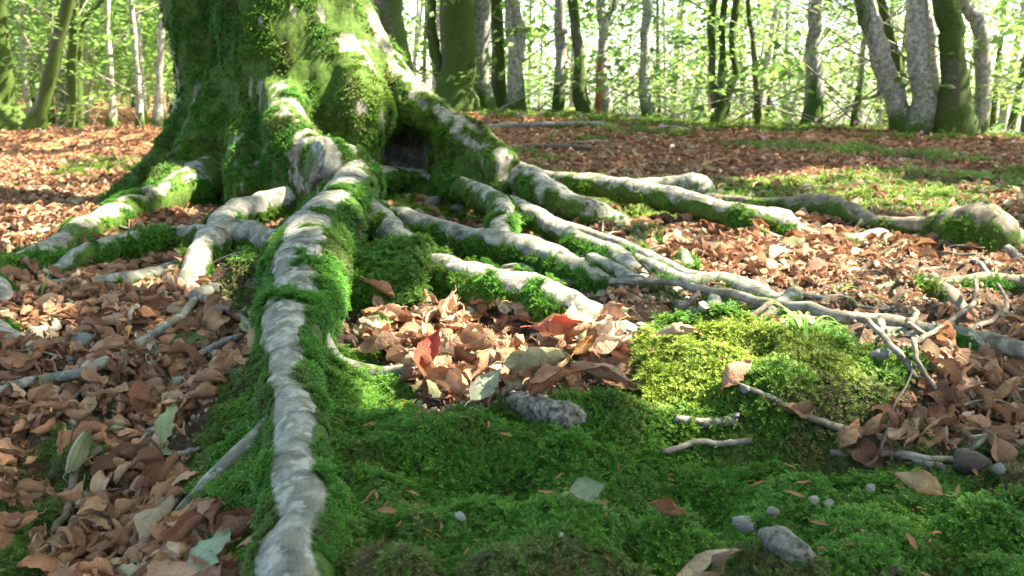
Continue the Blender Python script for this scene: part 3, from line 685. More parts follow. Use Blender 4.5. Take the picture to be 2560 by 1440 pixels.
# ------------------------------------------------------------------ leaves
def leaf_proto(seed, fold=.3, roll=.4, tw=.2, cup=.2, nu=15, nv=6, stalk=True, rag=.05):
    r = np.random.default_rng(seed); t = np.linspace(0, 1, nu+1); s = np.linspace(-1, 1, nv+1)
    T, Sg = np.meshgrid(t, s, indexing='ij')
    wd = .33*np.sin(np.pi*np.clip(T, 0, 1)**.88)**.72; wd = wd*np.where(Sg > 0, r.uniform(.7, 1.1), r.uniform(.85, 1.15))*(1 - .55*(r.random() < .4)*sst(.5, 1, T))*(1 + rag*np.sin(T*9*2*np.pi)*np.abs(Sg) + .22*(r.random(T.shape)-.6)*(np.abs(Sg) > .9))
    x = T-.5; yy = Sg*wd
    zz = .020*np.sin(2*np.pi*(T*9-np.abs(Sg)*2.6))*np.abs(Sg)**.5*(nu > 8)
    # fold about the midrib, then roll along the length
    a = fold*np.abs(Sg)**1.2 + cup*Sg**2*(1+.5*np.sin(T*5+seed))
    y2 = yy*np.cos(a); z2 = zz + np.abs(yy)*np.sin(a)
    y2 += tw*(T-.5)*z2*2
    ang = roll*(T-.5)*2 + .25*roll*np.sin(T*7+seed*1.3)
    if abs(roll) > 1e-3:
        R = 1/(2*abs(roll)) ; sg = np.sign(roll)
        th = x/R
        x3 = (R-sg*z2*1.0)*np.sin(th); z3 = sg*(R-(R-sg*z2)*np.cos(th))
    else: x3, z3 = x, z2
    rip = .05*np.sin(T*6.3+seed)*np.sin(Sg*2.4+seed*2) + .03*(fbm(T*5+seed, Sg*2, 0, 2, seed)-.5)*np.abs(Sg)*3
    z3 = z3 + rip
    c, s_ = math.cos(tw), math.sin(tw); thx = tw*(T-.5)*2.2
    y4 = y2*np.cos(thx)-z3*np.sin(thx); z4 = y2*np.sin(thx)+z3*np.cos(thx)
    V = np.stack([x3, y4, z4], -1).reshape(-1, 3); k = nv+1
    i = (np.arange(nu)[:, None]*k + np.arange(nv)[None]).ravel(); F = np.stack([i, i+k, i+k+1, i+1], -1)
    uv = np.stack([T, Sg, np.zeros_like(T)], -1).reshape(-1, 3)
    if stalk:
        n0 = len(V); b = V[nv//2]; pts = [b+np.array([0.02, 0, 0]), b+np.array([-.09, .02, .015]), b+np.array([-.17, .0+.05*r.normal(), .05])]
        add = []
        for p in pts: add += [p+[0, .011, 0], p+[0, -.011, .006]]
        V = np.vstack([V, add]); F = np.vstack([F, [[n0, n0+1, n0+3, n0+2], [n0+2, n0+3, n0+5, n0+4]]])
        uv = np.vstack([uv, np.tile([.5, .0, 0], (6, 1))])
    V[:, 2] -= np.percentile(V[:, 2], 30)
    m = mesh_np('leaf', V, F); attr(m, 'luv', uv, 'FLOAT_VECTOR'); return m
LP = [leaf_proto(s, *a) for s, a in enumerate([(.35,.5,.2,.2),(.9,.7,.3,.5),(.2,-.6,.3,-.3),(1.2,.3,.1,.6),(.5,1.2,.4,.3),(.1,.3,.2,1.1),(.1,-.4,.5,1.5),(.6,-1.1,.5,.4),(.25,.9,-.6,.9),(1.0,-.5,-.4,.2),(.3,1.6,.2,.6),(.7,.2,.8,.9),(.2,2.2,.3,.9),(1.4,.9,.5,.4),(.1,.2,.1,2.2),(.5,-1.8,.7,.3)])]
LPF = [leaf_proto(50+s, f, ro, tw, cu, 5, 2, False) for s, (f, ro, tw, cu) in enumerate([(.5,.7,.3,.4),(.9,-.6,.4,.6),(.3,1.0,-.5,.9),(1.1,.4,.2,.3),(.4,-.9,.6,.7),(.2,.5,.4,1.2)])]
for m in LP: m.materials.append(M_leaf)
LPI = []
for m in LP: q = m.copy(); q.materials.clear(); q.materials.append(M_litter); LPI.append(q)
for m in LPF: m.materials.append(M_litter)
BROWN = np.array([(.38,.165,.062),(.43,.205,.085),(.29,.105,.036),(.22,.075,.026),(.48,.26,.115),(.38,.175,.068),(.13,.045,.018),(.54,.34,.18),(.31,.125,.046)])
OLIVE = np.array([(.30,.32,.14),(.42,.42,.24),(.46,.40,.22)])
def leaf_cols(n, olive=.08, dark=0.0):
    c = BROWN[rng.integers(0, len(BROWN), n)]*rng.uniform(.75, 1.2, (n, 1)); k = rng.random(n) < olive
    c[k] = OLIVE[rng.integers(0, 3, k.sum())]; g_ = c.mean(1, keepdims=True); return np.clip((c*.82+g_*.18)*(1.28-dark), 0, 1)

# areas of litter
LEFT = gpolyH([(-900,640),(140,700),(430,640),(520,720),(660,800),(670,880),(560,980),(470,1100),(440,1300),(620,1340),(640,1700),(-1500,1700)])
PILE = gpolyH([(880,880),(940,800),(1080,770),(1230,760),(1330,790),(1450,850),(1560,900),(1560,990),(1420,975),(1330,985),(1180,1020),(1060,1010),(1000,930)])
PILE2 = gpolyH([(1700,560),(1990,590),(2080,640),(2150,700),(1990,730),(1850,715),(1740,690),(1690,620)])
LRIGHT = gpolyH([(2330,880),(2600,820),(3200,1000),(3200,1180),(2560,1140),(2420,1160),(2200,1185),(2090,1130),(2290,1050)])
MIDR = gpolyH([(1250,500),(1500,560),(1800,540),(2600,560),(3100,700),(3000,900),(2400,860),(1900,830),(1640,830),(1450,720),(1250,650)])
HOLE = gpolyH([(620,545),(740,540),(760,590),(640,590)])
LOWL = gpolyH([(160,570),(330,535),(520,515),(660,515),(690,545),(560,550),(430,590),(200,630)])
def litter_pts(poly, n):
    a = np.array(poly); lo, hi = a.min(0), a.max(0)
    q = rng.uniform(lo, hi, (n*6, 2)); q = q[pip(poly, q[:, 0], q[:, 1])]; return q[:n]
def make_litter(q, protos, smin, smax, lift, name, label, dens=None, olive=.06):
    x, y = q[:, 0], q[:, 1]; z = H(x, y); N = HN(x, y, .03)
    tl = rng.normal(0, .42, (len(x), 3)); tl[:, 2] = 0
    N = N + tl
    s = rng.uniform(smin, smax, len(x)); zz = z + lift(x, y)*rng.random(len(x)) + s*.06
    o = scatter(name, protos, np.c_[x, y, zz], euler_from(N, rng.uniform(0, 6.28, len(x))), s, leaf_cols(len(x), olive), M_litter)
    tag(o, label, 'leaf litter'); return o
def dedens(q, f): return q[rng.random(len(q)) < f(q[:, 0], q[:, 1])]
near = [litter_pts(LEFT, 6500), litter_pts(PILE, 420), litter_pts(PILE2, 1300), litter_pts(LRIGHT, 1400), litter_pts(HOLE, 40), litter_pts(LOWL, 900)]
q = np.vstack(near); q = q[np.abs(q[:, 0]) < .72*q[:, 1]+.5]; q = q[rng.random(len(q)) > .8*ground_moss(q[:, 0], q[:, 1])*(~pip(PILE, q[:, 0], q[:, 1]))]
make_litter(q, LPI, .018, .056, lambda x, y: .006+.022*pip(PILE, x, y)+.012*pip(LEFT, x, y), 'leaf_litter', 'brown dry beech leaves littering the ground among the roots')
q = litter_pts(MIDR, 4200); q = q[np.abs(q[:, 0]) < .72*q[:, 1]+.5]; q = q[rng.random(len(q)) > .8*ground_moss(q[:, 0], q[:, 1])]
make_litter(q, LPI, .014, .042, lambda x, y: .006+0*x, 'leaf_crumbs', 'small torn leaves and crumbs strewn between the thin roots', olive=.12)
# the wide floor of leaves: path on the left, open ground to the crest
n = 95000; yy = 2.2*np.exp(rng.random(n)*math.log(11)); xx = rng.uniform(-1, 1, n)*(.72*yy+.6)
isl = xx/yy < -.16; fm = ground_moss(xx, yy)
k = np.where(isl, rng.random(n) < .95-.75*fm, rng.random(n) < ((.30+.5*sst(3.0, 4.5, yy))*(1-.75*fm))*sst(10.5, 9, yy)); xx, yy = xx[k], yy[k]
far = make_litter(np.c_[xx, yy], LPF, .028, .07, lambda x, y: .012+0*x, 'leaf_floor', 'carpet of fallen brown leaves over the path and the open ground behind the tree')

# individual leaves that show largest
def place_leaf(m, x, y, dz, s, yaw, tilt=(0, 0), col=(.4, .22, .12), label='', group=None, name='fallen_leaf'):
    o = bpy.data.objects.new(name, m); C.objects.link(o)
    z, n = HP(x, y); n = n + np.array([[tilt[0], tilt[1], 0]])
    o.rotation_euler = euler_from(n, np.array([yaw]))[0]; o.location = (x, y, z+dz); o.scale = (s, s, s); o.color = (*col, 1)
    tag(o, label, 'leaf', group); return o
def leaf_set(poly, n, smin, smax, dz, olive, label, group, tl=.35, ylim=9):
    q = litter_pts(poly, n*3); q = q[(np.abs(q[:, 0]) < .60*q[:, 1]) & (q[:, 1] < ylim)][:n]
    c = leaf_cols(len(q), olive)
    for (x, y), col in zip(q, c):
        s = random.uniform(smin, smax)
        place_leaf(random.choice(LP), x, y, s*.10+random.random()*dz, s, random.uniform(0, 6.28), (random.gauss(0, tl), random.gauss(0, tl)-.1), tuple(col), label, group)
_lc = leaf_cols; leaf_cols = lambda n, o=.08, d=0: np.clip(_lc(n, o, d)*1.3, 0, 1)  # heap leaves coloured lighter to carry their sunlit highlights
leaf_set(PILE, 85, .05, .085, .04, .10, 'curled dry tan beech leaf in the heap below the pale root', 'leaves heaped below the pale root', .45)
leaf_cols = _lc
leaf_set(LEFT, 115, .04, .072, .022, .10, 'brown beech leaf lying among litter beside the shaded mossy bank', 'leaves littering the shaded hollow')
leaf_set(LRIGHT, 40, .04, .07, .012, .12, 'brown curled leaf among twigs behind the mossy cushion', 'leaves among the twigs')
leaf_set(PILE2, 35, .05, .08, .025, .15, 'sunlit tan leaf in the drift below the long arching root', 'leaves drifted below the arching root')
def L1(u, v, zg, m, s, yaw, col, label, tilt=(0, -.2), dz=.012):
    dz = dz + (.012 if v > 1000 and u > 650 else 0); p = hit(u, v, dz); return place_leaf(LP[m], p[0], p[1], dz, s, yaw, tilt, col, label)
L1(950, 820, .05, 0, .055, .2, (.10, .30, .03), 'fresh green leaf against the mossy root wall', (0, -.7), .03)
L1(1075, 890, .04, 0, .07, 1.2, (.38, .035, .022), 'deep red leaf standing in the heap of tan leaves', (0, -.7), .045)
L1(1395, 815, .04, 1, .075, .3, (.40, .06, .035), 'red backed leaf leaning against the pale root', (.1, -.6), .05)
L1(1340, 915, .04, 5, .085, .1, (.46, .46, .26), 'broad pale olive leaf lying on the tan heap', (.1, -.35), .05)
L1(1215, 975, .03, 0, .06, 1.1, (.36, .42, .30), 'grey green leaf at the edge of the tan heap beside the short log', (.1, -.6), .025)
L1(1390, 955, .03, 6, .075, .1, (.42, .17, .08), 'rolled rust brown leaf behind the short log', (0, -.3), .03)
L1(1500, 955, .03, 3, .075, 2.6, (.34, .17, .09), 'folded brown leaf with raised tip at the end of the heap', (.2, -.6), .03)
L1(1455, 885, .03, 1, .055, 1.4, (.50, .24, .05), 'orange and yellow leaf sticking up from the heap', (.1, -.5), .035)
L1(960, 870, .04, 5, .085, .5, (.55, .34, .20), 'large light tan leaf cupped over the heap next to the mossy root wall', (-.2, -.5), .04)
L1(1200, 865, .04, 5, .095, .2, (.48, .28, .16), 'broad veined leaf split at its middle in the heap', (.05, -.5), .045)
L1(1840, 940, .09, 2, .055, .4, (.50, .24, .13), 'flat rust leaf lying on the sunlit mossy cushion', (.05, -.15), .012)
L1(1465, 1225, .02, 0, .042, .6, (.20, .30, .17), 'small green leaf stuck upright in the shaded moss', (.1, -.8), .018)
L1(1665, 1275, .02, 8, .035, 2.4, (.30, .13, .06), 'small dark brown leaf caught in a mossy hollow', (.1, -.3), .012)
L1(1760, 1420, .03, 1, .075, 1.0, (.50, .38, .24), 'large corrugated beige leaf on moss beside the tapered speckled stone', (.2, -.7), .015)
L1(2290, 1215, .02, 5, .055, 2.6, (.52, .36, .18), 'tan leaf arched over moss near the dark cone', (.1, -.3), .012)
L1(1985, 1045, .02, 6, .05, 2.9, (.30, .18, .09), 'half rolled brown leaf under the thin bare twig', (0, -.4), .012)
L1(1690, 840, .01, 3, .055, .2, (.58, .44, .28), 'folded cream leaf beside the tip of the pale root', (0, -.3), .012)
L1(1930, 640, .0, 5, .10, .7, (.60, .58, .44), 'large pale cream leaf on the sunlit drift', (-.2, -.6), .03)
L1(640, 715, .06, 0, .05, .8, (.30, .36, .24), 'pale grey green leaf on the mossy ledge', (-.1, -.4), .012)
L1(480, 870, .0, 0, .075, .4, (.13, .24, .07), 'dull green leaf among brown litter beside the dark stick', (-.1, -.4), .02)
L1(420, 1070, -.03, 2, .065, 1.0, (.28, .34, .12), 'long olive leaf draped at the foot of the mossy bank', (-.3, -.5), .03)
L1(400, 1190, -.04, 8, .07, .4, (.26, .11, .06), 'dark red brown leaf in the shaded hollow', (0, -.4), .02)
L1(390, 1330, -.04, 5, .075, 1.0, (.48, .42, .30), 'ribbed pale beige leaf curled in the shaded hollow', (-.2, -.5), .02)
L1(520, 1400, -.03, 2, .07, .9, (.25, .36, .22), 'mottled blue green leaf beside the long ringed root', (-.1, -.5), .02)
L1(600, 800, .02, 9, .05, 2.2, (.34, .17, .08), 'brown leaf hanging at the end of the forked pale twig', (0, -.7), .02)
L1(700, 1000, .06, 4, .0001, 0, (.3, .2, .1), '') if False else None

# ------------------------------------------------------------------ stones
def stone_proto(seed):
    r = np.random.default_rng(seed); n1, n2 = 10, 14; V = []
    a = r.uniform(.7, 1.25, 3)
    ph = np.linspace(0, np.pi, n1); th = np.linspace(0, 2*np.pi, n2, endpoint=False)
    PH, TH = np.meshgrid(ph, th, indexing='ij')
    d = np.stack([np.sin(PH)*np.cos(TH), np.sin(PH)*np.sin(TH), np.cos(PH)], -1)
    pl = r.normal(size=(12, 3)); pl /= np.linalg.norm(pl, axis=1)[:, None]
    rad = np.ones(PH.shape)
    for p in pl:
        c = d@p; rad = np.where(c > .3, np.minimum(rad, r.uniform(.55, .85)/np.maximum(c, .3)), rad)
    rad = rad*(1+.35*(fbm(d[..., 0]*2.5+seed, d[..., 1]*2, d[..., 2]*2, 3, seed)-.5))
    V = (d*rad[..., None]*a*np.array([1, .8, .62])*.5).reshape(-1, 3)
    i = np.arange(n1-1)[:, None]*n2; j = np.arange(n2)[None]; F = np.stack([i+j, i+n2+j, i+n2+(j+1) % n2, i+(j+1) % n2], -1).reshape(-1, 4)
    m = bpy.data.meshes.new('stone'); bmv = [tuple(v) for v in V]; m.from_pydata(bmv, [], [tuple(f) for f in F]); m.validate()
    import bmesh
    b = bmesh.new(); b.from_mesh(m); bmesh.ops.remove_doubles(b, verts=b.verts, dist=1e-4); b.to_mesh(m); b.free()
    m.polygons.foreach_set('use_smooth', np.ones(len(m.polygons), bool)); m.materials.append(M_stone); return m
SP = [stone_proto(s) for s in range(8)]
def stone(u, v, zg, wpx, col, label, group=None, k=None, sink=.15):
    p = hit(u, v, .008); s = wpx/FPX*math.hypot(p[0], p[1]); z = float(H(p[0], p[1]))
    o = bpy.data.objects.new('stone', SP[(int(u) if k is None else k) % 8]); C.objects.link(o); o.location = (p[0], p[1], z+s*(.16-sink*.7)+(.009 if v > 1000 and u > 700 else .004))
    o.scale = (s, s, s); o.rotation_euler = (random.uniform(-.3, .3), random.uniform(-.3, .3), random.uniform(0, 6.28)); o.color = (*col, 1)
    tag(o, label, 'stone', group); return o
G1, G2, G3 = (.30, .285, .235), (.20, .215, .19), (.38, .36, .30)
stone(205, 870, .0, 66, G2, 'blue grey angular stone among litter beside the thin pale root', sink=0)
stone(95, 850, .0, 66, G1, 'flat pale stone beside the root end at the litter edge', sink=0)
stone(455, 965, -.02, 52, (.36, .37, .26), 'smooth olive grey stone among dark leaves', sink=-.1)
stone(1150, 1312, .03, 44, G3, 'round white pebble half sunk in the shaded moss', sink=-.15)
stone(1402, 1362, .04, 24, (.62, .56, .46), 'tiny cream pebble on moss away from the other stones', sink=-.3)
stone(1860, 1330, .02, 70, (.42, .36, .32), 'rough brownish stone next to the smooth speckled stone', sink=-.1)
stone(1930, 1290, .02, 50, G1, 'grey pebble above the speckled stone in moss', sink=-.1)
stone(2030, 1265, .02, 52, G3, 'rounded pale stone with darker underside in moss', sink=-.1)
stone(2070, 1285, .02, 50, G1, 'oval grey stone touching the rounded pale stone', sink=-.1)
stone(2175, 1235, .02, 32, G3, 'small white pebble on moss beside the arched tan leaf', sink=-.1)
stone(2420, 1180, .02, 90, (.10, .075, .055), 'dark brown cone shaped stone lying on moss', sink=-.1)
stone(2490, 1200, .02, 50, G1, 'grey stone next to the dark brown one', sink=-.1)
stone(1860, 1035, .06, 36, G1, 'pale grey stone at the foot of the mossy cushion', sink=-.1)
stone(1840, 1060, .05, 30, (.46, .42, .42), 'pinkish grey stone under the thin bare twig', sink=-.1)
stone(2200, 905, .03, 62, G3, 'pale lumpy stone behind the grass tuft', sink=-.1)
stone(2015, 815, .0, 56, G1, 'grey stone under the fallen branch', sink=0)
stone(1760, 775, .0, 60, G3, 'pale broken stone beside the root stub', sink=0)
stone(1890, 770, .0, 44, G3, 'pale pebble between two root stubs', sink=0)
stone(1600, 812, .0, 30, G3, 'cream oval pebble by the pale root', sink=0)
stone(2065, 660, .0, 36, G1, 'round grey pebble beyond the leaf drift', sink=-.1)
stone(2035, 655, .0, 24, G1, 'small pebble beside the round one beyond the drift', sink=-.1)
stone(1080, 515, .07, 66, G1, 'flat stone on the mossy shelf by the trunk', sink=0)
stone(1145, 530, .06, 50, G1, 'mossy flat stone on the shelf by the elbow root', sink=0)
stone(2330, 705, .0, 40, (.2, .2, .18), 'dark grey stone beside the arched root', sink=0)
stone(330, 660+100, .0, 54, G1, 'pale stone against the lower thin root', sink=0)
stone(1672, 293, .20, 48, (.34, .29, .22), 'squat brown boulder on the crest', sink=-.2)
for i in range(70):                                     # loose pebbles among the roots
    q = litter_pts(MIDR if i % 3 else LEFT, 12); q = q[(np.abs(q[:, 0]) < .58*q[:, 1]) & (q[:, 1] < 2.6)]
    if not len(q): continue
    x, y = q[0]; s = random.uniform(.009, .024)
    o = bpy.data.objects.new('stone', SP[i % 8]); C.objects.link(o); o.location = (x, y, float(H(x, y))+s*.16); o.scale = (s, s, s)
    o.rotation_euler = (random.random(), random.random(), random.uniform(0, 6)); c = random.choice([G1, G3, G2, (.34, .26, .18), (.24, .18, .12)]); o.color = (*c, 1)
    left_ = i % 3 == 0
    tag(o, 'small pale pebble in leaf litter on the shaded side of the long ringed root' if left_ else 'small pale pebble on the ground among the thin roots', 'stone', 'pebbles in the left litter' if left_ else 'pebbles among the thin roots')
# gravel too small to count
SG = [leaf_proto(90, 1, 1, .2, .5, 3, 2, False)]
n = 16000; y = np.exp(rng.uniform(math.log(1.0), math.log(6), n)); x = rng.uniform(-.7, .75, n)*y
k = (ground_moss(x, y) < .4); x, y = x[k], y[k]; sg = rng.uniform(.004, .015, len(x))
gp = [p.copy() for p in SP[:3]]
def mat_gravel():
    n = NT('gravel'); t = n.at('tint', 'INSTANCER').outputs['Color']; return n.principled(t, .85, None, .2)
Mg = mat_gravel()
for p in gp: p.materials.clear(); p.materials.append(Mg)
gc = np.array([(.24, .20, .15), (.18, .14, .10), (.30, .19, .11), (.14, .085, .05)])[rng.integers(0, 4, len(x))]
o = scatter('gravel', gp, np.c_[x, y, H(x, y)+.002], rng.uniform(0, 6.28, (len(x), 3)), sg, gc, Mg); tag(o, 'scattered grit and crumbs of leaf on the bare soil', 'gravel')

# ------------------------------------------------------------------ sticks, branch, log
def stick(pts, label, mat=M_twig, name='twig', group=None, parent=None, sides=8, lift=0.0, wob=.25, Y=None):
    """pts (u, v, z of axis, px dia)"""
    c = []
    for u, v, z, d in pts:
        if Y is not None: p = PY(u, v, Y)
        elif parent is not None: p = PZ(u, v, z)
        else: p = hit(u, v, max(z, 0)*.35+(.022 if u < 700 else .010))
        c.append([*p, .5*d/FPX*np.linalg.norm(p-np.array([0, 0, CAMH]))])
    c = np.array(c)
    if Y is not None: c[:, 2] = H(c[:, 0], c[:, 1]) + c[:, 3]*1.2
    c = catmull(c, 6)
    c[:, 2] += lift; jit = np.c_[(fbm(np.arange(len(c))*.5, pts[0][0], 0, 2, 1)-.5), (fbm(np.arange(len(c))*.5, pts[0][1], 5, 2, 2)-.5)]*c[:, 3:4]*2
    c[:, 0] += jit[:, 0]; c[:, 2] += jit[:, 1]*.7
    loc = c[0, :3].copy()
    m = tube_mesh(name, c[:, :3]-(loc if parent is None else 0), c[:, 3], sides, wob, int(pts[0][0]) % 97)
    attr(m, 'moss', .30*fbm(c[0, 0]+np.arange(len(m.vertices))*.01, 0, 0, 2, 3))
    if parent is not None: return child(name, m, mat, parent)
    o = obj(name, m, mat); o.location = loc; tag(o, label, 'twig', group); return o
br = thing('fallen_branch', 'long bare grey branch fallen across the thin roots', 'branch', PZ(1660, 705, .04))
stick([(1530,705,.035,16),(1660,706,.045,18),(1780,730,.045,22),(1960,762,.045,26),(2150,802,.045,32),(2300,818,.04,36),(2420,842,.035,38),(2600,895,.03,42)], '', M_twig, 'stem', parent=br, sides=10)
stick([(1750,725,.045,13),(1720,760,.03,12),(1680,800,.01,9)], '', M_twigd, 'side_twig', parent=br)
stick([(1930,757,.05,14),(1860,800,.03,12),(1830,840,.015,10),(1825,870,.005,8)], '', M_twigd, 'side_twig', parent=br)
stick([(2270,815,.05,22),(2290,790,.06,16),(2282,770,.07,11)], '', M_twig, 'side_twig', parent=br)
stick([(2200,808,.05,20),(2215,840,.05,18),(2280,862,.045,18),(2300,900,.03,13)], '', M_twig, 'side_twig', parent=br)
stick([(1280,700,.02,13),(1400,706,.028,15),(1530,708,.03,17),(1600,706,.03,17)], 'straight brown stick lying against the root ends', M_twigd)
stick([(2440,700,.12,10),(2430,760,.09,11),(2330,830,.06,12),(2290,855,.05,12)], 'dark thin twig crossing over the fallen branch', M_twigd)
stick([(2280,850,.05,14),(2295,900,.05,13),(2330,960,.04,11),(2400,1040,.03,9),(2430,1110,.02,8)], 'thin forked twig hanging down from the branch tangle', M_twig)
stick([(2170,800,.04,14),(2230,870,.04,16),(2270,900,.03,16),(2290,945,.03,14)], 'crooked grey twig in the branch tangle', M_twig)
stick([(2400,830,.03,12),(2480,800,.05,12),(2520,760,.06,9),(2495,710,.08,6)], 'curved thin twig rising beyond the branch tangle', M_twigd)
stick([(1850,960,.085,11),(1960,1010,.075,16),(2080,1065,.05,18),(2170,1110,.03,18)], 'thin bare twig leaning off the front of the mossy cushion', M_twig)
stick([(1655,1128,.03,15),(1730,1108,.04,16),(1800,1106,.04,16),(1880,1104,.035,15)], 'short bent pale twig lying on the shaded moss', M_twig)
stick([(2070,1132,.01,15),(2200,1130,.018,17),(2330,1145,.018,16),(2480,1150,.015,13)], 'long thin pale twig along the edge of the leaf litter', M_twig)
stick([(2250,1140,.015,14),(2330,1160,.012,15),(2370,1172,.008,12)], 'short twig end under the long thin pale twig', M_twig)
stick([(1690,1048,.04,22),(1760,1056,.045,26),(1840,1050,.04,24)], 'bark chip with pale end in the moss below the cushion', M_log, sides=8)
stick([(480,745,.05,28),(520,728,.055,30),(545,718,.055,24)], 'stubby pale broken twig end on the mossy ledge', M_root)
stick([(500,740,.05,18),(440,800,.03,20),(350,860,.02,24),(240,915,.005,26),(120,945,.0,24),(-60,990,-.01,24)], 'long pale lichen crusted twig sloping down the leaf litter', M_root)
stick([(495,740,.05,20),(545,768,.045,18),(600,790,.035,15),(640,835,.02,12)], 'forked pale twig reaching from the mossy ledge', M_twig)
stick([(460,915,.01,15),(520,880,.02,18),(600,840,.03,16)], 'dark straight stick among brown leaves', M_twig)
stick([(130,1330,-.03,14),(170,1270,-.03,16),(190,1180,-.02,18),(250,1120,-.01,16)], 'bent dark twig standing over the mossy corner', M_twigd)
stick([(430,1140,-.02,11),(470,1128,-.01,12),(500,1120,.0,9)], 'short grey twig at the foot of the mossy bank', M_twig)
stick([(320,840,.0,14),(325,790,.02,12),(345,765,.03,12)], 'curled thin root tip rising from litter', M_twig)
stick([(130,850,.0,20),(140,800,.01,18),(150,760,.0,12)], 'crooked brown twig beside the flat pale stone', M_twig)
stick([(1270,388,.06,13),(1370,386,.07,15),(1480,392,.06,13)], 'dark brown stick lying on moss before the crest', M_twigd, Y=5.6)
stick([(1170,322,.17,12),(1320,312,.19,15),(1520,306,.20,12)], 'pale sunlit stick lying along the crest', M_root, Y=7.3)
stick([(1645,330,.15,10),(1690,318,.17,11),(1720,308,.18,9)], 'short tan stick tilted on the leafy crest', M_twig, Y=7)
stick([(1430,364,.09,9),(1480,361,.09,10),(1520,360,.09,8)], 'thin tan stick on moss before the crest', M_twig, Y=6)
stick([(-60,600,.0,14),(60,585,.01,12),(160,560,.02,8)], 'thin stick on leaves behind the mossy root ridge', M_twig)
# rotten short log in front of the heap
c = catmull([[*hit(u, v, .014), .5*d/FPX*1.12] for u, v, z, d in [(1275,990,.03,30),(1290,1000,.035,54),(1340,1018,.036,66),(1400,1034,.036,66),(1440,1042,.036,58),(1462,1048,.034,30)]], 6)
m = tube_mesh('short_log', c[:, :3]-c[0, :3], c[:, 3]*(1+.35*(fbm(np.arange(len(c))*.5, 2, 0, 2, 9)-.5)), 22, .28, 4); o = obj('short_log', m, M_log); o.location = c[0, :3]; tag(o, 'short rotten piece of wood with crusty grey bark before the leaf heap', 'log')
c = catmull([[*hit(u, v, .012), .5*d/FPX*.85] for u, v, z, d in [(1905,1330,.035,30),(1920,1340,.04,66),(1960,1360,.04,86),(2010,1390,.035,76),(2045,1408,.03,40),(2060,1418,.02,14)]], 6)
m = tube_mesh('speckled_stone', c[:, :3]-c[0, :3], c[:, 3]*.85, 18, .35, 9); mm = mat_simple('speckled_limestone', [(.36, (.03, .025, .018)), (.46, (.11, .10, .075)), (.62, (.20, .19, .145))], 150, .8, .003)
o = obj('speckled_stone', m, mm); o.scale = (.88, .88, .8); o.location = c[0, :3]; tag(o, 'smooth tapered grey stone with dark speckles sunk in moss', 'stone')
# small twigs in the tangle on the right and loose in litter: individuals
for i in range(46):
    poly, lab, grp = [(MIDR, 'thin dry twig lying among pebbles and roots', 'twigs among the roots'), (LRIGHT, 'thin dry twig among curled leaves beyond the cushion', 'twigs among curled leaves'), (LEFT, 'thin dry twig on litter on the shaded side of the long ringed root', 'twigs on the left litter')][i % 3]
    q = litter_pts(poly, 30); q = q[(np.abs(q[:, 0]) < .58*q[:, 1]) & (q[:, 1] < 2.8)]
    if not len(q) or (i % 3 == 1 and i % 2): continue
    x, y = q[0]; L_ = random.uniform(.06, .2)*(.6+.4*y); a = random.uniform(0, 6.28); P = []
    for t in np.linspace(-.5, .5, 5):
        px, py = x+math.cos(a)*L_*t, y+math.sin(a)*L_*t; P.append([px, py, float(H(px, py))+.012+random.uniform(0, .014)])
    P = catmull(P, 3); mt = tube_mesh('twig', P-P[0], np.linspace(1, .5, len(P))*random.uniform(.0016, .004), 6, .2, i); attr(mt, 'moss', np.zeros(len(mt.vertices)))
    o = obj('twig', mt, random.choice([M_twig, M_twig, M_twigd])); o.location = P[0]; tag(o, lab, 'twig', grp)

# bud scales on the moss
def sliver(seed):
    r = np.random.default_rng(seed); t = np.linspace(0, 1, 7); V = []; F = []
    for i, a in enumerate(t):
        wv = .09*math.sin(math.pi*(.08+.88*a))**.8
        z = .10*math.sin(math.pi*a)*r.uniform(.4, 1.2)
        V += [(a-.5, -wv, z+.05), (a-.5, 0, z), (a-.5, wv, z+.05)]
        if i:
            b = (i-1)*3; F += [(b, b+1, b+4, b+3), (b+1, b+2, b+5, b+4)]
    m = mesh_np('bud_scale', np.array(V), np.array(F)); m.materials.append(M_sliver); return m
SL = [sliver(s) for s in range(4)]
MOSSF = MOSSP[0]; i = 0
while i < 64:
    u, v = random.uniform(780, 2480), random.uniform(1010, 1430) if i % 4 else random.uniform(860, 1000)
    p = PZ(u, v, .03); x, y = p[0], p[1]
    if not pip(MOSSF, np.array([x]), np.array([y]))[0] or pip(PILE, np.array([x]), np.array([y]))[0]: i += .2; continue
    i = int(i)+1; o = bpy.data.objects.new('bud_scale', SL[i % 4]); C.objects.link(o); s = random.uniform(.010, .024)
    z, n = HP(x, y); n = n + np.array([[random.gauss(0, .35), random.gauss(0, .35), 0]])
    o.rotation_euler = euler_from(n, np.array([random.uniform(0, 6.28)]))[0]; o.location = (x, y, z+.014); o.scale = (s, s*random.uniform(.8, 1.5), s)
    near_ = y < 1.02
    tag(o, 'reddish brown bud scale sliver lying on the shaded moss' if near_ else 'reddish bud scale sliver on the moss near the sunlit cushion', 'bud scale', 'bud scales on the shaded moss' if near_ else 'bud scales near the cushion')

n = 2600; y = np.exp(rng.uniform(math.log(.5), math.log(1.6), n)); x = rng.uniform(-.6, .62, n)*y; k = ground_moss(x, y) > .5; x, y = x[k], y[k]
tl = rng.normal(0, .5, (len(x), 3)); tl[:, 2] = 1
o = scatter('moss_debris', SL, np.c_[x, y, H(x, y)+rng.uniform(.004, .013, len(x))], euler_from(tl, rng.uniform(0, 6.28, len(x))), rng.uniform(.003, .011, len(x)), np.ones((len(x), 3)), M_sliver)
tag(o, 'fine brown bits of bud scale and bark caught in the moss', 'debris')
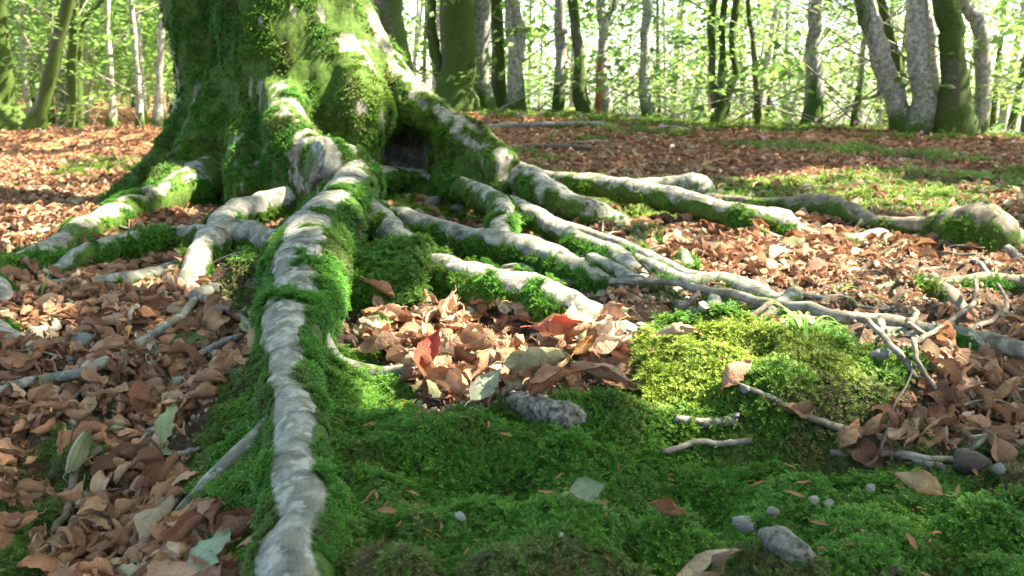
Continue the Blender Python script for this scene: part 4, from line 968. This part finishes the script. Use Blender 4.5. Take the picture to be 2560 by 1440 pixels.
# grass tuft on the cushion
gp_ = PZ(2000, 880, .085); gz = float(H(gp_[0], gp_[1])); gt = thing('grass_tuft', 'tuft of arching pale green grass blades growing on the mossy cushion', 'grass', (gp_[0], gp_[1], gz))
def blade(base, d, L_, w_, droop, name, parent):
    V = []; F = []; p = np.array(base, float); v = np.array([d[0]*.6, d[1]*.6, 1.0]); v /= np.linalg.norm(v); sd = np.array([-d[1], d[0], 0])
    K = 9
    for i in range(K+1):
        t = i/K; ww = w_*(1-t**2.2)*.5+.0002; V += [p-sd*ww+[0, 0, ww*.4], p.copy(), p+sd*ww+[0, 0, ww*.4]]
        if i: b = (i-1)*3; F += [(b, b+1, b+4, b+3), (b+1, b+2, b+5, b+4)]
        v = v+np.array([d[0]*droop*.5, d[1]*droop*.5, -droop])*(.4+t); v /= np.linalg.norm(v); p = p+v*L_/K
    m = mesh_np(name, np.array(V), np.array(F)); return child(name, m, M_blade, parent)
for i in range(20):
    a = random.uniform(0, 6.28); d = (math.cos(a), math.sin(a)*.8)
    blade((gp_[0]+random.gauss(0, .006), gp_[1]+random.gauss(0, .006), gz), d, random.uniform(.05, .10), random.uniform(.004, .007), random.uniform(.15, .42), 'blade', gt)
for gi_, (u, v) in enumerate([(2090, 740), (100, 745), (180, 742)]):
    p = PZ(u, v, .0); z = float(H(p[0], p[1])); g2 = thing('grass_sprig', ['small green grass sprig on the sunny litter near the arched root', 'thin green shoot standing in litter below the mossy root ridge', 'thin green shoot standing in litter below the mossy root ridge'][gi_], 'grass', (p[0], p[1], z), None if gi_ == 0 else 'green shoots in the litter')
    for i in range(7 if gi_ == 0 else 2):
        a = random.uniform(0, 6.28); blade((p[0], p[1], z), (math.cos(a), math.sin(a)), random.uniform(.04, .08), .005, random.uniform(.05, .25), 'blade', g2)

# ------------------------------------------------------------------ background woodland
def leaf_quads(P, D, Nn, L_, W_):
    """diamond leaves: base P, direction D, normal Nn"""
    Sd = np.cross(Nn, D); Sd /= np.linalg.norm(Sd, axis=1)[:, None]+1e-9
    L_ = np.asarray(L_)[:, None]; W_ = np.asarray(W_)[:, None]
    V = np.stack([P, P+D*L_*.5+Sd*W_*.5+Nn*L_*.06, P+D*L_, P+D*L_*.5-Sd*W_*.5+Nn*L_*.06], 1).reshape(-1, 3)
    F = np.arange(len(P)*4).reshape(-1, 4); return V, F
def sprays(C0, n_leaf, length, ls, r, droop=.15):
    """flat sprays of leaves centred at C0 (N,3)"""
    n = len(C0); az = r.uniform(0, 6.283, n); d = np.stack([np.cos(az), np.sin(az), r.normal(-droop, .25, n)], 1); d /= np.linalg.norm(d, axis=1)[:, None]
    nn = np.stack([r.normal(0, .28, n), r.normal(0, .28, n), np.ones(n)], 1); nn -= d*(nn*d).sum(1)[:, None]; nn /= np.linalg.norm(nn, axis=1)[:, None]
    sd = np.cross(nn, d); N = n*n_leaf
    i = np.repeat(np.arange(n), n_leaf); t = r.uniform(-.5, .5, N)*length; sgn = r.choice([-1, 1], N)
    off = np.abs(r.normal(0, .22, N))*length*(.6-np.abs(t/length)*.7)
    P = C0[i] + d[i]*t[:, None] + sd[i]*(sgn*off)[:, None] + nn[i]*r.normal(0, .03, N)[:, None]*length
    D = d[i]*.6 + sd[i]*sgn[:, None]*r.uniform(.3, 1, N)[:, None] + r.normal(0, .2, (N, 3)); D /= np.linalg.norm(D, axis=1)[:, None]
    Nn = nn[i] + r.normal(0, .35, (N, 3)); Nn -= D*(Nn*D).sum(1)[:, None]; Nn /= np.linalg.norm(Nn, axis=1)[:, None]+1e-9
    L_ = ls*r.uniform(.7, 1.3, N); return leaf_quads(P, D, Nn, L_, L_*.62)
GREENS = [(.06, .135, .032), (.075, .155, .036), (.085, .165, .04), (.055, .12, .03), (.10, .175, .04)]
def forest_tree(stems, Y, mossy, label, group=None, low=(30, -.2, 2.6, 2.6), high=5, ls=.085, seed=0, flare=1.35, green=None):
    """stems: list of [(u, v, px width), ...] listed from base to top of frame, at depth Y"""
    r = np.random.default_rng(900+seed); b = PY(stems[0][0][0], stems[0][0][1], Y); bz = float(H(b[0], b[1]))
    t = thing('beech_tree', label, 'tree', (b[0], b[1], min(bz, b[2])), group); mat = M_trunkd if mossy else M_trunkp
    for si, st in enumerate(stems):
        c = [[*PY(u, v, Y), .5*w_*Y/FPX] for u, v, w_ in st]
        c = [np.array(q) for q in c]; lo = c[0].copy()
        if si == 0:
            c[0][3] *= flare; lo[2] = min(bz-.15, lo[2]-.05); lo[3] = c[0][3]*1.1
            lo[0] += (c[0][0]-c[1][0])*.3; c.insert(0, lo)
        d = c[-1]-c[-2]; d[3] = 0; d = d/np.linalg.norm(d[:3]); top = c[-1]
        for k in range(1, 5):
            d[:2] *= .85; d[2] = max(d[2], .8); d[:2] += r.normal(0, .05, 2)
            q = c[-1]+d*1.7; q[3] = top[3]*(1-.2*k); c.append(q)
        cc = catmull(np.array(c), 7); cc[:, 3] = np.maximum(cc[:, 3], .006)
        n_ = len(cc); wv = (fbm(np.arange(n_)*.25, seed*5.1+si, 0, 2, 4)-.5)*cc[:, 3]*.9; cc[:, 0] += wv
        m = tube_mesh('trunk', cc[:, :3], cc[:, 3], 10 if Y < 14 else 7, .22, seed+si*31)
        V = np.array([v.co for v in m.vertices]); nn = fbm(V[:, 0]*5, V[:, 1]*5, V[:, 2]*2.2, 3, 7+seed)
        Nz = np.array([v.normal for v in m.vertices])
        ms = (nn*1.3-.12+.25*Nz[:, 0] if mossy else nn*.9-.28) + .5*np.exp(-np.maximum(V[:, 2]-bz, 0)/.25)
        attr(m, 'moss', np.clip(ms, 0, 1)); child('trunk', m, mat, t)
        if si == 0: axis = cc
    # leafy sprays in and above view
    acc = Acc(); n1, z0, z1, rad = low
    def axis_at(z):
        i = np.abs(axis[:, 2][None]-z[:, None]).argmin(1); return axis[i, :2]
    cz = r.uniform(z0, z1, n1); a = r.uniform(0, 6.283, n1); rr = rad*np.sqrt(r.random(n1))
    c1 = np.c_[axis_at(cz)+np.c_[np.cos(a)*rr, np.sin(a)*rr], cz]
    hit = H(c1[:, 0], c1[:, 1])+.25 < c1[:, 2]
    uu, vv = PROJ(c1); clear = ~((c1[:, 1] < 7.6)); c1 = c1[hit & clear]
    if len(c1): acc.add(*sprays(c1, 26, .9, ls, r))
    cz = r.uniform(3.6, 8.5, high); a = r.uniform(0, 6.283, high); rr = 2.6*np.sqrt(r.random(high)); c2 = np.c_[axis_at(cz)+np.c_[np.cos(a)*rr, np.sin(a)*rr], cz]
    acc.add(*sprays(c2, 22, 1.5, .17, r))
    fm = acc.mesh('crown', False); o = child('crown', fm, M_fol, t); o.color = (*(green or GREENS[seed % 5]), 1)
    # thin branches leading to the lower sprays
    ba = Acc()
    for q in c1[:5]:
        ax = axis_at(np.array([q[2]-.9]))[0]; p0 = np.array([ax[0], ax[1], q[2]-.9]); mid = (p0+q)/2+np.array([0, 0, .12])
        V, F, _, _, _ = tube(catmull([p0, mid, q], 3), np.linspace(.010, .003, 7)*(Y/11)**.5, 4, False); ba.add(V, F)
    if ba.n:
        bm_ = ba.mesh('branch_twigs'); attr(bm_, 'moss', np.zeros(len(bm_.vertices))); child('branch_twigs', bm_, M_twig, t, kind='stuff')
    return t
def ft(*a, **k):
    ft.n += 1; return forest_tree(*a, seed=ft.n, **k)
ft.n = 0
# right-hand row along the crest, then the slope below
ft([[(985,300,80),(985,150,74),(970,0,72)]], 7.4, True, 'dark blotchy beech half hidden behind the big trunk')
ft([[(1135,275,100),(1142,180,84),(1150,0,84)],[(1112,235,26),(1092,140,28),(1076,60,24),(1080,0,20)]], 8.6, True, 'thick dark mossy beech on the crest with a side stem')
ft([[(1214,284,40),(1210,150,40),(1203,0,42)]], 8.8, False, 'straight grey beech beside the dark mossy pair on the crest')
ft([[(1246,282,34),(1247,150,34),(1240,0,32)]], 9.2, True, 'slim dark mossy beech between two pale trunks')
ft([[(1290,284,36),(1285,160,36),(1272,60,22),(1270,0,18)],[(1292,150,26),(1300,80,26),(1285,0,26)]], 9.0, False, 'pale forked beech with white lit bark on the crest')
ft([[(1398,290,26),(1396,180,26),(1402,90,26),(1402,0,26)]], 9.2, False, 'slender pale beech with slight bend before bright foliage')
ft([[(1458,290,36),(1448,180,28),(1440,80,26),(1430,0,26)]], 9.0, True, 'curved green mossy beech beside the broken red trunk')
ft([[(1516,290,30),(1505,150,26),(1510,60,26),(1502,0,22)],[(1512,70,16),(1530,20,16),(1540,-10,14)]], 9.3, False, 'pale beech forking high behind the broken red trunk')
ft([[(1618,294,28),(1612,180,26),(1612,90,25),(1616,0,24)]], 9.1, False, 'grey straight beech near the brown boulder')
ft([[(1792,306,30),(1812,250,24),(1838,180,18),(1832,100,18),(1842,0,18)],[(1785,270,20),(1778,150,17),(1785,0,18)],[(1800,270,18),(1806,150,15),(1812,0,16)]], 8.9, True, 'dark mossy beech with three crooked stems from one base')
ft([[(1898,306,15),(1888,170,14),(1880,90,13),(1872,0,12)]], 9.0, True, 'thin dark beech next to the three stemmed one')
ft([[(2026,312,42),(2034,180,38),(2036,100,34),(2042,0,34)]], 8.7, False, 'solid grey beech standing alone on the crest')
ft([[(2135,318,17),(2155,180,15),(2165,60,13),(2175,0,12)]], 8.8, False, 'thin grey leaning beech on the crest')
ft([[(2262,335,52),(2240,260,54),(2205,160,52),(2180,60,50),(2162,0,46)]], 8.0, False, 'strongly leaning pale beech joined at the foot of the crest clump')
ft([[(2262,330,26),(2245,180,24),(2220,80,24),(2202,0,20)]], 8.4, True, 'slim dark leaning beech inside the crest clump')
ft([[(2302,338,66),(2304,220,58),(2292,100,52),(2288,0,46)]], 7.9, False, 'stout pale beech in the middle of the crest clump')
ft([[(2350,338,22),(2340,200,24),(2322,60,22),(2312,0,20)]], 8.3, False, 'narrow grey beech between the stout pale and dark trunks')
ft([[(2390,342,80),(2388,200,66),(2376,100,58),(2366,0,56)]], 7.8, True, 'big dark mossy beech in the crest clump')
ft([[(2438,342,42),(2458,230,36),(2456,120,36),(2432,40,34),(2408,0,32)]], 7.9, False, 'bowed grey beech at the end of the crest clump')
sn = catmull([[*PY(u, v, 8.9), .5*w_*8.9/FPX] for u, v, w_ in [(1494,300,17),(1497,240,16),(1499,190,13),(1501,160,9),(1502,148,3)]], 5)
m = tube_mesh('snag', sn[:, :3]-sn[0, :3], sn[:, 3], 9, .4, 5); o = obj('dead_snag', m, M_snag); o.location = sn[0, :3]; tag(o, 'broken red brown dead trunk with splintered tip on the crest', 'tree stump')
def lab_slope(lean, g):
    a = 'strongly leaning' if lean > 55 else 'slightly leaning' if lean > 22 else 'upright'; b = 'thin' if g < 14 else 'sturdier'
    return f'{b} {a} young beech on the slope below the crest', f'{b} {a} beeches below the crest'
def lab_left(lean, Y):
    a = 'leaning away from the big trunk' if lean < -12 else 'leaning toward the big trunk' if lean > 18 else 'standing straight'; b = 'far off in' if Y > 26 else 'in'
    return f'slim beech {a} {b} the wood beyond the path', f'slim beeches {a} {b} the left wood'
rr_ = np.random.default_rng(5)
for i in range(52):                                   # slope below the crest
    u = rr_.uniform(990, 2750); Y = rr_.uniform(12.5, 27); lean = rr_.uniform(-10, 90)*(.5+.5*(u > 1300)); wd = rr_.uniform(7, 17)*14/Y*1.2
    p = PY(u, 300, Y); ft([[(u, 360, wd*1.15), (u+lean*.45, 180, wd), (u+lean, 0, wd*.9)]], Y, bool(rr_.random() < .25), *lab_slope(lean, wd*Y/14), low=(int(135-75*sst(1750, 2350, u)), -3.4, 3.6, 3.2), high=6, ls=.10, flare=1.1, green=GREENS[2+i % 3] if i % 4 else (.18, .21, .04))
# left-hand wood
ft([[(18,312,76),(10,230,56),(6,120,40),(2,0,26)]], 10.5, True, 'dark mossy beech with broad foot beyond the leafy path', low=(30, .5, 3.2, 2.2))
ft([[(88,332,46),(108,255,36),(138,140,32),(170,0,28)]], 9.2, True, 'leaning green mossy beech beside the leafy path', low=(16, 1.0, 3.2, 1.8))
ft([[(168,306,26),(178,200,24),(186,100,22),(188,0,20)]], 11, True, 'upright dark beech behind the leaning mossy one')
ft([[(196,290,22),(196,180,22),(198,60,20),(196,0,20)],[(205,60,10),(235,20,9),(262,-10,8)]], 11.6, True, 'dark beech with a rising side branch in the left wood')
ft([[(282,314,24),(282,260,16),(275,180,15),(268,60,12),(270,0,12)]], 12, False, 'pale slim beech with dark foot in the left wood')
ft([[(352,330,20),(348,240,14),(340,130,12),(330,0,12)]], 11, False, 'pale thin beech at the edge of the leafy path')
ft([[(392,336,24),(396,220,18),(400,120,17),(404,0,16)]], 10.4, False, 'grey straight beech at the path before the big trunk')
for i in range(60):
    u = rr_.uniform(-160, 470); Y = rr_.uniform(13, 40); wd = rr_.uniform(9, 17)*15/Y+3; lean = rr_.uniform(-35, 45); b = PY(u, 300, Y); z_ = float(H(b[0], b[1])); v_ = float(PROJ([b[0], b[1], z_])[1])
    ft([[(u, v_, wd*1.2), (u+lean*.4+rr_.uniform(-8, 8), v_*.5, wd), (u+lean, 0, wd*.9)]], Y, bool(rr_.random() < .2), *lab_left(lean, Y), low=(115, .4, 4.8, 2.8), high=8, ls=.10, flare=1.2)
# cyclamens on the crest
def cyclamen(u, v, Y):
    p = PY(u, v, Y); z = float(H(p[0], p[1])); t = thing('cyclamen_flower', 'tiny pink cyclamen flower on the leafy crest', 'flower', (p[0], p[1], z), 'cyclamens on the crest')
    h = max(.05, p[2]-z); c = catmull([[p[0], p[1], z-.01], [p[0]+.005, p[1], z+h*.6], [p[0]+.012, p[1], z+h]], 3)
    ms_ = tube_mesh('stem', c, np.full(len(c), .002), 5); attr(ms_, 'moss', np.zeros(len(ms_.vertices))); child('stem', ms_, M_stem, t)
    V = []; F = []
    for k in range(5):
        a = k*1.2566+u; d = np.array([math.cos(a), math.sin(a), 0]); s_ = np.array([-d[1], d[0], 0]); b = c[-1]; i = len(V)
        for q, (o_, hz, w_) in enumerate([(.002, -.003, .003), (.009, .004, .006), (.011, .014, .005), (.009, .025, .0015)]): V += [b+d*o_+[0, 0, hz]-s_*w_, b+d*o_+[0, 0, hz]+s_*w_]
        F += [(i+2*j, i+2*j+1, i+2*j+3, i+2*j+2) for j in range(3)]
    child('petals', mesh_np('petals', np.array(V), np.array(F)), M_petal, t)
for u, v, Y in [(1292,288,7.6),(1304,294,7.2),(1352,286,7.8),(1450,291,7.6),(1576,294,7.4),(1590,296,7.2),(1686,295,7.0),(1706,297,7.2),(2037,303,7.4),(2134,309,7.2),(1870,300,7.8),(1649,318,6.2),(2300,334,7.0),(1903,350,5.2)]: cyclamen(u, v, Y)

# ------------------------------------------------------------------ crown of the big beech: unseen leaves overhead, gaps cut to place the sun patches
LITG = [(200,352,330,40),(180,440,300,85),(60,560,200,40),(330,400,150,60),(1250,870,370,140),(1900,985,420,125),(1900,880,380,60),(1560,800,120,40),(1900,640,350,95),(2320,650,300,85),(1100,690,90,40),(1400,610,170,60),(1550,500,330,40),(2300,480,260,30),(2150,760,330,50),(1500,320,330,25),(2050,440,200,20),(1250,720,150,30),(760,640,70,60),(760,780,60,60),(700,560,60,30),(610,570,90,25),(560,720,60,25),(400,690,90,20),(130,760,110,30),(40,965,110,30),(860,500,60,30),(1000,570,80,20),(400,500,80,25),(240,560,70,25),(2450,760,120,30),(1200,450,140,30),(1050,460,90,20)]
LITT = [(800,130,95,170),(870,60,110,120),(930,180,110,110),(1090,300,110,60),(760,350,60,50),(1240,400,110,50)]
r = np.random.default_rng(77)
def blocked_gap(Pc):
    """True where the sunbeam through Pc reaches one of the sunlit places"""
    kill = np.zeros(len(Pc), bool)
    t = (Pc[:, 2]-.04)/SUN[2]; g = Pc - SUN[None]*t[:, None]; u, v = PROJ(g); ok = (g[:, 1] > .4)
    nz_ = fbm(g[:, 0]*5, g[:, 1]*5, 0, 2, 201)
    for a, b, ru, rv in LITG: kill |= ok & (((u-a)/ru)**2+((v-b)/rv)**2 < .65+1.2*nz_)
    t = (Pc[:, 1]-3.2)/SUN[1]; g = Pc - SUN[None]*t[:, None]; u, v = PROJ(g); ok = (g[:, 2] > .1) & (g[:, 2] < .95) & (t > 0)
    return kill
def trunk_gap(Pc):
    kill = np.zeros(len(Pc), bool)
    for Yd in (3.05, 3.25, 3.45):
        for a, b, ru, rv in LITT:
            c = PY(a, b, Yd); q = Pc-c; tt = q@SUN; perp = np.linalg.norm(q-tt[:, None]*SUN, axis=1)
            kill |= perp < (.9*min(ru, rv)+.2*max(ru, rv))*Yd/FPX
    return kill
SHADE = [(PY(1010,380,3.2), .12), (PZ(300,1150,-.03), .2), (PZ(450,980,0), .13), (PZ(560,1150,.03), .1), (PZ(1300,1280,.0), .08), (PZ(1750,1250,.0), .08), (PZ(900,1200,.0), .08)]
def in_shade(Pc):
    k = np.zeros(len(Pc), bool)
    for c, rad in SHADE: q = Pc-c; tt = q@SUN; k |= np.linalg.norm(q-tt[:, None]*SUN, axis=1) < rad
    return k
acc = Acc()
N_ = 2300; gx = r.uniform(-3.2, 4.2, N_); gy = r.uniform(-.6, 7.5, N_); hz = r.uniform(5.2, 8.2, N_)
cl_ = np.c_[gx, gy, np.zeros(N_)] + SUN[None]*(hz/SUN[2])[:, None]
V, F = sprays(cl_, 22, 1.1, .135, r)
cen = V.reshape(-1, 4, 3).mean(1); k = ~((blocked_gap(cen) | trunk_gap(cen)) & ~in_shade(cen)) | (r.random(len(cen)) < .03)
V = V.reshape(-1, 4, 3)[k].reshape(-1, 3); acc.add(V, np.arange(len(V)).reshape(-1, 4))
# more unseen leaves added all round and above to cut the sky fill
N2 = 3600; gx = r.uniform(-11, 8, N2); gy = r.uniform(-8, 11, N2); hz = r.uniform(5.0, 9.0, N2)
out = (gx < -3.2) | (gx > 4.2) | (gy < -.6) | (gy > 7.5); gx, gy, hz = gx[out], gy[out], hz[out]
cl_ = np.c_[gx, gy, np.zeros(len(gx))] + SUN[None]*(hz/SUN[2])[:, None]
V, F = sprays(cl_, 22, 1.6, .24, r); cen = V.reshape(-1, 4, 3).mean(1)
gap = fbm((cen[:, 0]-SUN[0]/SUN[2]*cen[:, 2])*.8, cen[:, 1]*.8, 0, 2, 303) > (.62 - .10*(cen[:, 1] > 3.5))
k = ~((blocked_gap(cen) | trunk_gap(cen) | gap) & ~in_shade(cen))
V = V.reshape(-1, 4, 3)[k].reshape(-1, 3); acc.add(V, np.arange(len(V)).reshape(-1, 4))
o = child('crown', acc.mesh('crown', False), M_fol, tree); o.color = (.085, .15, .022, 1)  # includes the added outer leaves that block sky light
print('crown leaves', k.sum(), 'objects', len(bpy.data.objects))
